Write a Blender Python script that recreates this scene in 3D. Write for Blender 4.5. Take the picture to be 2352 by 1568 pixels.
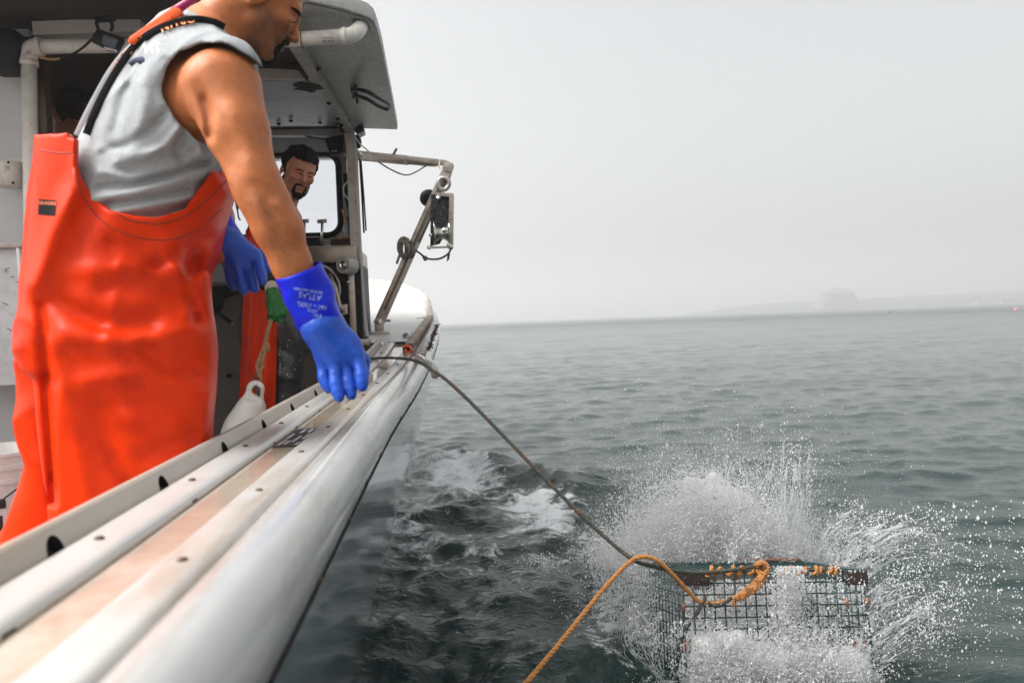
import bpy, bmesh, math, random
import numpy as np
from mathutils import Vector, Matrix
from mathutils.bvhtree import BVHTree
for _o in list(bpy.data.objects): bpy.data.objects.remove(_o)
SC = bpy.context.scene
COL = SC.collection
RAD = math.radians
random.seed(7)
RNG = np.random.default_rng(11)

# ------------------------------------------------------------------ camera
H = 1.25                                   # eye height above the water
LENS, PW, PH = 28.0, 2352.0, 1568.0        # focal length; photograph's picture plane
FP = PW * LENS / 36.0
YAW, PIT, ROLL = RAD(4.88), RAD(1.49), RAD(2.1)
CF = Vector((math.sin(YAW)*math.cos(PIT), math.cos(YAW)*math.cos(PIT), -math.sin(PIT)))
_r0 = Vector((math.cos(YAW), -math.sin(YAW), 0)); _u0 = _r0.cross(CF)
CR = _r0*math.cos(ROLL) - _u0*math.sin(ROLL)
CU = _u0*math.cos(ROLL) + _r0*math.sin(ROLL)
CP = Vector((0, 0, H))
cd = bpy.data.cameras.new('camera'); cam = bpy.data.objects.new('camera', cd); COL.objects.link(cam)
cd.lens = LENS; cd.sensor_width = 36; cd.clip_start = 0.02; cd.clip_end = 6000
M3 = Matrix((CR, CU, -CF)).transposed()
cam.matrix_world = Matrix.Translation(CP) @ M3.to_4x4()
cd.dof.use_dof = True; cd.dof.focus_distance = 3.0; cd.dof.aperture_fstop = 4.0
SC.camera = cam
SC.render.resolution_x = 1024; SC.render.resolution_y = 682

# ------------------------------------------------------------------ sky, sun, exposure
SUN_AZ, SUN_EL = RAD(-100), RAD(50)          # azimuth from +Y towards +X
w = bpy.data.worlds.new('World'); SC.world = w; w.use_nodes = True
nt = w.node_tree; nt.nodes.clear()
sky = nt.nodes.new('ShaderNodeTexSky'); sky.sky_type = 'NISHITA'; sky.sun_disc = False
sky.sun_elevation = SUN_EL; sky.sun_rotation = SUN_AZ; sky.air_density = 1.0; sky.dust_density = 6.0; sky.ozone_density = 1.0
hs = nt.nodes.new('ShaderNodeHueSaturation'); hs.inputs['Saturation'].default_value = 0.10
bg = nt.nodes.new('ShaderNodeBackground'); bg.inputs['Strength'].default_value = 0.066
wo = nt.nodes.new('ShaderNodeOutputWorld')
nt.links.new(sky.outputs[0], hs.inputs['Color']); nt.links.new(hs.outputs[0], bg.inputs['Color']); nt.links.new(bg.outputs[0], wo.inputs['Surface'])
sd = bpy.data.lights.new('sun', 'SUN'); sd.energy = 1.5; sd.angle = RAD(42); sd.color = (1, .975, .94)
sun = bpy.data.objects.new('sun', sd); COL.objects.link(sun)
_sv = Vector((math.sin(SUN_AZ)*math.cos(SUN_EL), math.cos(SUN_AZ)*math.cos(SUN_EL), math.sin(SUN_EL)))
sun.rotation_euler = _sv.to_track_quat('Z', 'Y').to_euler(); sun.location = (0, 0, 30)
vs = SC.view_settings; vs.view_transform = 'Standard'; vs.look = 'None'; vs.exposure = 1.84; vs.gamma = 1.0; vs.use_curve_mapping = False
SC.cycles.max_bounces = 20; SC.cycles.diffuse_bounces = 18; SC.cycles.transmission_bounces = 18; SC.cycles.transparent_max_bounces = 16; SC.cycles.volume_bounces = 1
SC.cycles.use_denoising = True

# ------------------------------------------------------------------ picture plane to place
def ray(px, py):
    d = CF + CR*((px-PW/2)/FP) + CU*((PH/2-py)/FP)
    return d
def at(px, py, Y):                 # the point seen there at boat station Y
    d = ray(px, py); return CP + d*((Y-CP.y)/d.y)
def atz(px, py, z):                # the point seen there at height z
    d = ray(px, py); return CP + d*((z-CP.z)/d.z)
def at_np(px, py, Y):
    px = np.asarray(px, float); py = np.asarray(py, float); Y = np.asarray(Y, float)
    d = np.array(CF)[None] + np.array(CR)[None]*((px-PW/2)/FP)[:, None] + np.array(CU)[None]*((PH/2-py)/FP)[:, None]
    return np.array(CP)[None] + d*(Y/d[:, 1])[:, None]
# ------------------------------------------------------------------ materials
MATS = {}
def mat(name, col, rough=.5, metal=0., var=.12, vs_=6., bump=0., bs=80., stain=None, stain_amt=.5, ss=3., coat=0., spec=.5, sss=0., attr=None, ani=None, st=(.50, .68), trans=0., ior=1.45, rvar=0.):
    if name in MATS: return MATS[name]
    m = bpy.data.materials.new(name); m.use_nodes = True; t = m.node_tree; N = t.nodes; L = t.links
    b = N['Principled BSDF']; tc = N.new('ShaderNodeTexCoord')
    b.inputs['Roughness'].default_value = rough; b.inputs['Metallic'].default_value = metal
    b.inputs['Specular IOR Level'].default_value = spec; b.inputs['IOR'].default_value = ior
    b.inputs['Coat Weight'].default_value = coat; b.inputs['Coat Roughness'].default_value = .12
    b.inputs['Transmission Weight'].default_value = trans
    if sss:
        b.inputs['Subsurface Weight'].default_value = sss; b.inputs['Subsurface Radius'].default_value = (.012, .004, .002); b.inputs['Subsurface Scale'].default_value = 1.0
    n = N.new('ShaderNodeTexNoise'); n.inputs['Scale'].default_value = vs_; n.inputs['Detail'].default_value = 6; n.inputs['Roughness'].default_value = .62
    L.new(tc.outputs['Object'], n.inputs['Vector'])
    r = N.new('ShaderNodeMapRange'); r.inputs['From Min'].default_value = .3; r.inputs['From Max'].default_value = .7
    r.inputs['To Min'].default_value = 1-var; r.inputs['To Max'].default_value = 1+var; L.new(n.outputs['Fac'], r.inputs['Value'])
    mx = N.new('ShaderNodeVectorMath'); mx.operation = 'SCALE'
    if attr:
        a = N.new('ShaderNodeAttribute'); a.attribute_name = attr; L.new(a.outputs['Color'], mx.inputs[0])
    else: mx.inputs[0].default_value = col[:3]
    L.new(r.outputs[0], mx.inputs['Scale']); out = mx.outputs[0]
    if stain:
        n2 = N.new('ShaderNodeTexNoise'); n2.inputs['Scale'].default_value = ss; n2.inputs['Detail'].default_value = 9; n2.inputs['Roughness'].default_value = .7
        mp = N.new('ShaderNodeMapping'); mp.inputs['Location'].default_value = (3.1, 1.7, 5.3); L.new(tc.outputs['Object'], mp.inputs['Vector']); L.new(mp.outputs[0], n2.inputs['Vector']); mp.inputs['Scale'].default_value = ani or (1, 1, 1)
        cr = N.new('ShaderNodeMapRange'); cr.inputs['From Min'].default_value = st[0]; cr.inputs['From Max'].default_value = st[1]
        cr.inputs['To Max'].default_value = stain_amt; L.new(n2.outputs['Fac'], cr.inputs['Value'])
        mm = N.new('ShaderNodeMix'); mm.data_type = 'RGBA'; L.new(cr.outputs[0], mm.inputs[0]); L.new(out, mm.inputs[6]); mm.inputs[7].default_value = (*stain, 1); out = mm.outputs[2]
    L.new(out, b.inputs['Base Color'])
    if rvar:
        r2 = N.new('ShaderNodeMapRange'); r2.inputs['From Min'].default_value = .3; r2.inputs['From Max'].default_value = .7
        r2.inputs['To Min'].default_value = max(.02, rough-rvar); r2.inputs['To Max'].default_value = min(1, rough+rvar)
        L.new(n.outputs['Fac'], r2.inputs['Value']); L.new(r2.outputs[0], b.inputs['Roughness'])
    if bump:
        n3 = N.new('ShaderNodeTexNoise'); n3.inputs['Scale'].default_value = bs; n3.inputs['Detail'].default_value = 4; L.new(tc.outputs['Object'], n3.inputs['Vector'])
        bp = N.new('ShaderNodeBump'); bp.inputs['Strength'].default_value = bump; bp.inputs['Distance'].default_value = .01
        L.new(n3.outputs['Fac'], bp.inputs['Height']); L.new(bp.outputs[0], b.inputs['Normal'])
    MATS[name] = m; return m

# ------------------------------------------------------------------ things, parts
def tag(o, label, cat, group=None):
    o['label'] = label; o['category'] = cat
    if group: o['group'] = group
    return o
def thing(name, loc, label, cat, group=None):
    o = bpy.data.objects.new(name, None); COL.objects.link(o); o.location = loc; o.empty_display_size = .1
    return tag(o, label, cat, group)
def wm(o):
    m = Matrix.Translation(o.location) @ o.rotation_euler.to_matrix().to_4x4()
    return m if o.parent is None else wm(o.parent) @ o.matrix_parent_inverse @ m
def link(name, me, m, parent=None, smooth=True):
    o = bpy.data.objects.new(name, me); COL.objects.link(o)
    if m: me.materials.append(m)
    if smooth: me.shade_smooth()
    if parent is not None:
        o.parent = parent; o.matrix_parent_inverse = wm(parent).inverted()
    return o
class MB:
    """collects vertices and faces in world coordinates"""
    def __init__(s): s.v = []; s.f = []
    def add(s, vs_, fs):
        k = len(s.v); s.v += [tuple(p) for p in vs_]; s.f += [tuple(i+k for i in f) for f in fs]; return s
    def box(s, c, size, rot=None):
        c = Vector(c); R = rot or Matrix.Identity(3); x, y, z = (d/2 for d in size)
        vs_ = [c + R @ Vector((sx*x, sy*y, sz*z)) for sz in (-1, 1) for sy in (-1, 1) for sx in (-1, 1)]
        return s.add(vs_, [(0,2,3,1),(4,5,7,6),(0,1,5,4),(2,6,7,3),(0,4,6,2),(1,3,7,5)])
    def bar(s, a, b, wd, ht, up=(0,0,1)):
        a = Vector(a); b = Vector(b); t = (b-a).normalized(); u = Vector(up)
        sd_ = t.cross(u).normalized(); u = sd_.cross(t)
        R = Matrix((sd_, t, u)).transposed()
        return s.box((a+b)/2, (wd, (b-a).length, ht), R)
    def prism(s, poly, off):
        n = len(poly); off = Vector(off); P = [Vector(p) for p in poly]
        return s.add(P+[p+off for p in P], [tuple(range(n))[::-1], tuple(range(n, 2*n))]+[(i, (i+1) % n, n+(i+1) % n, n+i) for i in range(n)])
    def tube(s, pts, r, n=8, caps=True, flat=None):
        pts = [Vector(p) for p in pts]; m = len(pts); rr = r if hasattr(r, '__len__') else [r]*m
        t = [(pts[min(i+1, m-1)]-pts[max(i-1, 0)]).normalized() for i in range(m)]
        u = t[0].orthogonal().normalized(); vs_ = []
        for i in range(m):
            u = (u - t[i]*u.dot(t[i]));  u = u.normalized() if u.length > 1e-6 else t[i].orthogonal().normalized()
            v = t[i].cross(u)
            for k in range(n):
                a = 2*math.pi*k/n; vs_.append(pts[i] + (u*math.cos(a) + v*math.sin(a))*rr[i])
        fs = [(i*n+k, i*n+(k+1) % n, (i+1)*n+(k+1) % n, (i+1)*n+k) for i in range(m-1) for k in range(n)]
        if caps: fs += [tuple(range(n))[::-1], tuple(range((m-1)*n, m*n))]
        return s.add(vs_, fs)
    def lathe(s, c, axis, prof, n=24):
        c = Vector(c); ax = Vector(axis).normalized(); u = ax.orthogonal().normalized(); v = ax.cross(u); vs_ = []
        for r, h in prof:
            for k in range(n):
                a = 2*math.pi*k/n; vs_.append(c + ax*h + (u*math.cos(a)+v*math.sin(a))*max(r, 1e-4))
        m = len(prof); fs = [(i*n+k, i*n+(k+1) % n, (i+1)*n+(k+1) % n, (i+1)*n+k) for i in range(m-1) for k in range(n)]
        fs += [tuple(range(n))[::-1], tuple(range((m-1)*n, m*n))]
        return s.add(vs_, fs)
    def sheet(s, rows):                       # rows of equally many points
        n = len(rows[0]); vs_ = [p for r in rows for p in r]
        return s.add(vs_, [(i*n+k, i*n+k+1, (i+1)*n+k+1, (i+1)*n+k) for i in range(len(rows)-1) for k in range(n-1)])
    def build(s, name, m, parent=None, smooth=False, bevel=0., seg=2, solid=0., fix=True):
        me = bpy.data.meshes.new(name); me.from_pydata(s.v, [], s.f); me.update()
        if fix or bevel:
            b = bmesh.new(); b.from_mesh(me)
            if fix: bmesh.ops.recalc_face_normals(b, faces=b.faces)
            if bevel: bmesh.ops.bevel(b, geom=[e for e in b.edges if len(e.link_faces) == 2 and e.calc_face_angle(0) > .5], offset=bevel, segments=seg, affect='EDGES', profile=.6)
            b.to_mesh(me); b.free()
        o = link(name, me, m, parent, smooth)
        if bevel and not smooth:
            me.shade_smooth(); me.set_sharp_from_angle(angle=RAD(35))
        if solid:
            md = o.modifiers.new('solid', 'SOLIDIFY'); md.thickness = solid; md.offset = -1
        return o
def lerp(a, b, t): return a+(b-a)*t
def interp(tab, x, k):
    xs = [r[0] for r in tab]; return float(np.interp(x, xs, [r[k] for r in tab]))
def catmull(pts, n=10):
    P = [Vector(p) for p in pts]; out = []
    Q = [P[0]*2-P[1]]+P+[P[-1]*2-P[-2]]
    for i in range(1, len(Q)-2):
        for j in range(n):
            t = j/n; a, b, c, d = Q[i-1], Q[i], Q[i+1], Q[i+2]
            out.append(.5*((2*b)+(c-a)*t+(2*a-5*b+4*c-d)*t*t+(3*b-a-3*c+d)*t**3))
    out.append(P[-1]); return out
def resample(pts, step):
    P = np.array([tuple(p) for p in pts]); s = np.r_[0, np.cumsum(np.linalg.norm(np.diff(P, axis=0), axis=1))]
    n = max(2, int(s[-1]/step)+1); q = np.linspace(0, s[-1], n)
    return [Vector((np.interp(x, s, P[:, 0]), np.interp(x, s, P[:, 1]), np.interp(x, s, P[:, 2]))) for x in q], s[-1]
def rope_mb(ctrl, r, pitch=None, strands=3, per=8, raw=False):
    """laid rope: strands twisted round one another along a path"""
    pitch = pitch or r*7; pts, Ln = resample(ctrl if raw else catmull(ctrl, 12), pitch/per); m = len(pts); mb = MB()
    t = [(pts[min(i+1, m-1)]-pts[max(i-1, 0)]).normalized() for i in range(m)]; u = t[0].orthogonal().normalized(); fr = []
    for i in range(m):
        u = (u-t[i]*u.dot(t[i])).normalized(); fr.append((u.copy(), t[i].cross(u)))
    for k in range(strands):
        path = [pts[i]+(fr[i][0]*math.cos(2*math.pi*(k/strands+i/per))+fr[i][1]*math.sin(2*math.pi*(k/strands+i/per)))*r*.5 for i in range(m)]
        mb.tube(path, r*.56, 6)
    return mb
# ------------------------------------------------------------------ smooth solids (signed distances turned into one continuous surface)
def V3(p): return np.array(tuple(p), dtype=np.float32)
def rc(P, a, b, ra, rb):
    a = V3(a); b = V3(b); ba = b-a; pa = P-a; tt = np.clip((pa@ba)/max(float(ba@ba), 1e-9), 0, 1)
    return np.linalg.norm(pa-tt[:, None]*ba, axis=1)-(ra+(rb-ra)*tt)
def chain(P, pts, rs, k=.02):
    d = None
    for i in range(len(pts)-1):
        e = rc(P, pts[i], pts[i+1], rs[i], rs[i+1]); d = e if d is None else smin(d, e, k)
    return d
def ell(P, c, r, R=None):
    q = P-V3(c)
    if R is not None: q = q@np.array(R, dtype=np.float32)       # columns of R are the ellipsoid's axes
    r = np.array(r, dtype=np.float32); k0 = np.linalg.norm(q/r, axis=1); k1 = np.linalg.norm(q/(r*r), axis=1)
    return k0*(k0-1)/np.maximum(k1, 1e-6)
def smin(a, b, k):
    h = np.clip(.5+.5*(b-a)/k, 0, 1); return b+(a-b)*h-k*h*(1-h)
def smax(a, b, k): return -smin(-a, -b, k)
def fold(P, pts, wdt, amp, yscale=1.):
    """a cloth fold along a polyline: amount to subtract from the distance"""
    d = None
    for i in range(len(pts)-1):
        e = rc(P, pts[i], pts[i+1], 0, 0); d = e if d is None else np.minimum(d, e)
    return amp*np.exp(-(d/wdt)**2)
def pxm(P):
    q = P-V3(CP); dp_ = q@V3(CF); return np.c_[PW/2+FP*(q@V3(CR))/dp_, PH/2-FP*(q@V3(CU))/dp_], dp_
def folds2(P, folds, Y, gate):
    """cloth folds drawn on the near side of a garment, lengths in metres at distance Y"""
    uv, dp_ = pxm(P); k = Y/FP; o = np.zeros(len(P)); uv = uv*k
    for pl, wdt, amp in folds:
        d = None
        for i in range(len(pl)-1):
            a = np.array(pl[i])*k; b = np.array(pl[i+1])*k; ba = b-a; t = np.clip(((uv-a)@ba)/(ba@ba), 0, 1); e = np.linalg.norm(uv-a-t[:, None]*ba, axis=1); d = e if d is None else np.minimum(d, e)
        o += amp*np.exp(-(d/wdt)**2)
    return (o*np.clip((gate-dp_)/.06, 0, 1)).astype(np.float32)
def vnoise(P, sc, seed=0):
    """cheap smooth noise from sines, about -1..1"""
    r = np.random.default_rng(seed); o = np.zeros(len(P), np.float32)
    for i in range(9):
        k = r.normal(size=3); k = k/np.linalg.norm(k)*sc*r.uniform(.6, 1.8); o += np.sin(P@k.astype(np.float32)+r.uniform(0, 6.28))*(1/9**.5)
    return o*.8
def sdf_mesh(fn, lo, hi, h):
    lo = np.array(lo, float); hi = np.array(hi, float); B = 8
    nb = np.ceil((hi-lo)/(h*B)).astype(int); n = nb*B
    ax = [(np.arange(k)+.5)*h*B+l for k, l in zip(nb, lo)]
    C = np.stack(np.meshgrid(*ax, indexing='ij'), -1).reshape(-1, 3).astype(np.float32)
    dc = fn(C); near = (np.abs(dc) < h*B*1.25+.004)
    val = np.repeat(np.repeat(np.repeat(dc.reshape(nb), B, 0), B, 1), B, 2).astype(np.float32)
    idx = np.argwhere(near.reshape(nb)); off = np.stack(np.meshgrid(*[np.arange(B)]*3, indexing='ij'), -1).reshape(-1, 3)
    for s in range(0, len(idx), 1200):
        I = (idx[s:s+1200, None]*B+off[None]).reshape(-1, 3)
        val[I[:, 0], I[:, 1], I[:, 2]] = fn((I*h+lo).astype(np.float32))
    ins = val < 0
    ins[0] = ins[-1] = False; ins[:, 0] = ins[:, -1] = False; ins[:, :, 0] = ins[:, :, -1] = False
    c8 = [(i, j, k) for i in (0, 1) for j in (0, 1) for k in (0, 1)]
    def sh(a, o): return a[o[0]:n[0]-1+o[0], o[1]:n[1]-1+o[1], o[2]:n[2]-1+o[2]]
    cnt = sum(sh(ins, o).astype(np.int8) for o in c8); cells = np.argwhere((cnt > 0) & (cnt < 8))
    cid = -np.ones(n-1, np.int64); cid[cells[:, 0], cells[:, 1], cells[:, 2]] = np.arange(len(cells))
    acc = np.zeros((len(cells), 3)); num = np.zeros(len(cells))
    for a in range(8):
        for b in range(a+1, 8):
            if sum(abs(x-y) for x, y in zip(c8[a], c8[b])) != 1: continue
            ia = cells+np.array(c8[a]); ib = cells+np.array(c8[b])
            va = val[ia[:, 0], ia[:, 1], ia[:, 2]]; vb = val[ib[:, 0], ib[:, 1], ib[:, 2]]
            m = (va < 0) != (vb < 0); t = np.clip(np.where(m, va/np.where(va == vb, 1, va-vb), 0), 0, 1)
            p = np.array(c8[a])+t[:, None]*(np.array(c8[b])-np.array(c8[a])); acc[m] += p[m]; num[m] += 1
    V = (cells+acc/np.maximum(num, 1)[:, None])*h+lo; F = []
    for axn in range(3):
        o = [0, 0, 0]; o[axn] = 1
        A = ins[:n[0]-o[0], :n[1]-o[1], :n[2]-o[2]]; Bq = ins[o[0]:, o[1]:, o[2]:]
        e = np.argwhere(A != Bq)
        u, v = [(1, 2), (2, 0), (0, 1)][axn]
        e = e[(e[:, u] > 0) & (e[:, v] > 0)]
        du = np.zeros(3, int); du[u] = 1; dv = np.zeros(3, int); dv[v] = 1
        q = [e-du-dv, e-dv, e, e-du]; g = np.stack([cid[x[:, 0], x[:, 1], x[:, 2]] for x in q], 1)
        fl = Bq[e[:, 0], e[:, 1], e[:, 2]]; g[fl] = g[fl][:, ::-1]; F.append(g[(g >= 0).all(1)])
    return V, np.concatenate(F)
def np_mesh(name, V, F, relax=0, lam=.5):
    V = np.asarray(V, float)
    if relax:
        E = np.concatenate([F[:, [i, (i+1) % F.shape[1]]] for i in range(F.shape[1])]); deg = np.bincount(E[:, 0], minlength=len(V))+np.bincount(E[:, 1], minlength=len(V))
        for _ in range(relax):
            S = np.stack([np.bincount(E[:, 0], V[E[:, 1], c], len(V))+np.bincount(E[:, 1], V[E[:, 0], c], len(V)) for c in range(3)], 1)
            V = V+(S/np.maximum(deg, 1)[:, None]-V)*lam
    me = bpy.data.meshes.new(name); k = F.shape[1]
    me.vertices.add(len(V)); me.vertices.foreach_set('co', V.astype(np.float32).ravel())
    me.loops.add(F.size); me.loops.foreach_set('vertex_index', F.astype(np.int32).ravel())
    me.polygons.add(len(F)); me.polygons.foreach_set('loop_start', np.arange(0, F.size, k, dtype=np.int32))
    me.update(calc_edges=True); me.validate(); return me
def vcol(me, fn, name='Col'):
    P = np.empty(len(me.vertices)*3, np.float32); me.vertices.foreach_get('co', P); P = P.reshape(-1, 3); c = fn(P)
    a = me.color_attributes.new(name, 'FLOAT_COLOR', 'POINT'); a.data.foreach_set('color', np.c_[c, np.ones(len(P))].astype(np.float32).ravel())
def solid(name, fn, lo, hi, h, m, parent=None, relax=2, col=None):
    V, F = sdf_mesh(fn, lo, hi, h); me = np_mesh(name, V, F, relax)
    if col: vcol(me, col)
    return link(name, me, m, parent, True)
def bvh_of(o):
    me = o.data; return BVHTree.FromPolygons([v.co[:] for v in me.vertices], [p.vertices[:] for p in me.polygons])
def marks_mb(o, u, v, wdt, hgt, rows=1, n=5, seed=1):
    """worn print too small to read: broken dashes in rows"""
    o = Vector(o); u = Vector(u).normalized(); v = Vector(v).normalized(); r = random.Random(seed); mb = MB()
    for j in range(rows):
        y = (j-(rows-1)/2)*hgt/rows
        for k in range(n):
            a = -wdt/2+wdt*k/n; b = a+wdt/n*r.uniform(.45, .85); h = hgt/rows*r.uniform(.3, .6)
            mb.add([o+u*a+v*(y-h/2), o+u*b+v*(y-h/2), o+u*b+v*(y+h/2), o+u*a+v*(y+h/2)], [(0, 1, 2, 3)])
    return mb
def text_mb(s, size, o, u, v, bvh=None, dirn=None, lift=.001, depth=0., bold=0., width=1.):
    """lettering as real geometry: laid on the plane o,u,v or dropped onto a surface along dirn"""
    c = bpy.data.curves.new('t', 'FONT'); c.body = s; c.size = size; c.align_x = 'CENTER'; c.align_y = 'CENTER'; c.offset = bold; c.resolution_u = 2; c.extrude = depth
    ob = bpy.data.objects.new('t', c); COL.objects.link(ob); dg = bpy.context.evaluated_depsgraph_get(); me = bpy.data.meshes.new_from_object(ob.evaluated_get(dg))
    bpy.data.objects.remove(ob); bpy.data.curves.remove(c); o = Vector(o); u = Vector(u).normalized(); v = Vector(v).normalized(); n = u.cross(v); vs_ = []
    for q in me.vertices:
        p = o+u*q.co.x*width+v*q.co.y+n*q.co.z
        if bvh:
            dv2 = (p-CP).normalized(); h = bvh.ray_cast(CP, dv2)
            if h[0] is not None: p = h[0]-dv2*lift
        vs_.append(p)
    fs = [tuple(p.vertices) for p in me.polygons]; bpy.data.meshes.remove(me); mb = MB(); mb.add(vs_, fs); return mb
# ------------------------------------------------------------------ sea
_wr = np.random.default_rng(5)
WAVES = []
for i in range(110):
    lam = .22*(5.5/.22)**(_wr.uniform()**1.25); ang = _wr.normal(0, .62)+RAD(200)
    WAVES.append((lam, ang, .0130*(1.35 if lam < .55 else 1.0 if lam < 1.0 else .5 if lam < 1.6 else .32)*lam/(2*math.pi)*1.41*_wr.uniform(.5, 1.3), _wr.uniform(0, 6.28)))
TURB = []
for i in range(70):
    lam = .075*(.75/.075)**_wr.uniform(); TURB.append((lam, _wr.uniform(0, 6.28), .046*lam/(2*math.pi), _wr.uniform(0, 6.28)))
def crest_y(x): return 7.25-1.35*x+.18*np.sin(x*5+.6)+.10*np.sin(x*13)
def wake_env(x, y):                       # broken water running along the side
    c = .22+.10*np.sin(y*1.3); wdt = .62+.05*y
    return np.exp(-(np.abs(x-c)/wdt)**3)*np.clip((y-1.6)/1.0, 0, 1)/(1+np.exp((y-crest_y(x))/.10))
def swell_of(x, y):
    z = .10*np.exp(-(((x-1.95)/.55)**2+((y-2.25)/.42)**2)) - .07*np.exp(-(((x-1.35)/.35)**2+((y-2.15)/.3)**2))
    z += .13*np.exp(-((y-crest_y(x))/np.where(y > crest_y(x), .20, .42))**2)*np.exp(-((x-.45)/.8)**4)          # wake crest
    z += .05*np.exp(-(((x-.35)/.3)**2+((y-3.1)/.5)**2))
    return z
def sea(x, y, sp=None):
    z = np.zeros_like(x); dx = np.zeros_like(x); dy = np.zeros_like(x)
    for lam, a, am, ph in WAVES:
        wgt = 1. if sp is None else np.clip(lam/(sp*2.6)-1, 0, 1)
        k = 2*math.pi/lam; ca, sa = math.cos(a+math.pi/2), math.sin(a+math.pi/2); p = k*(ca*x+sa*y)+ph
        p = p+.9*np.sin(.37*k*(sa*x-ca*y)+ph*3)                       # short-crested
        z += wgt*am*np.sin(p); c = wgt*am*np.cos(p)*.9; dx -= -ca*c; dy -= -sa*c
    e = wake_env(x, y)
    for lam, a, am, ph in TURB:
        wgt = 1. if sp is None else np.clip(lam/(sp*2.6)-1, 0, 1)
        k = 2*math.pi/lam; p = k*(math.cos(a)*x+math.sin(a)*y)+ph; p = p+1.3*np.sin(.5*k*(math.sin(a)*x-math.cos(a)*y)+2*ph)
        z += wgt*am*np.sin(p)*e*1.25
    return z+swell_of(x, y), dx, dy
th = np.concatenate([np.linspace(-42, 52, 470), np.linspace(52, 318, 62)[1:-1]])*math.pi/180
rr = np.concatenate([[.02, .6, 1.2, 1.7], np.geomspace(2.1, 60, 560), np.geomspace(60, 2200, 76)[1:]])
Rg, Tg = np.meshgrid(rr, th, indexing='ij'); xg = Rg*np.sin(Tg); yg = Rg*np.cos(Tg)
sp = np.maximum(np.gradient(rr)[:, None], Rg*np.abs(np.where(np.arange(len(th)) < 470, RAD(.2), RAD(4.3)))[None])
zz, dxx, dyy = sea(xg, yg, sp); Vw = np.stack([xg+dxx, yg+dyy, zz], -1).reshape(-1, 3)
nr, ntc = Rg.shape; ii, jj = np.meshgrid(np.arange(nr-1), np.arange(ntc), indexing='ij'); j2 = (jj+1) % ntc
Fw = np.stack([ii*ntc+jj, (ii+1)*ntc+jj, (ii+1)*ntc+j2, ii*ntc+j2], -1).reshape(-1, 4)
me = np_mesh('water', Vw, Fw)
def bl(x, y, cx, cy, rx, ry): return np.exp(-(((x-cx)/rx)**2+((y-cy)/ry)**2))
fx, fy = xg.ravel(), yg.ravel()
foam = .95*wake_env(fx, fy)*np.clip((fy-3.2)/1.4, 0, 1)*(.75+.35*np.sin(fx*6+1)*np.sin(fy*2.2))+.95*bl(fx, fy, 1.12, 2.75, .42, .52)+.5*bl(fx, fy, 1.25, 3.7, .8, .7)+.45*bl(fx, fy, .62, 3.1, .3, .6)+.22*bl(fx, fy, -.05, 7.2, .5, .9)
ch_at = me.attributes.new('chop', 'FLOAT', 'POINT'); ch_at.data.foreach_set('value', np.clip(wake_env(fx, fy)*1.3+bl(fx, fy, .2, 3.0, .8, 1.2), 0, 1).astype(np.float32))
a = me.attributes.new('foam', 'FLOAT', 'POINT'); a.data.foreach_set('value', np.clip(foam, 0, 1).astype(np.float32))
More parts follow.
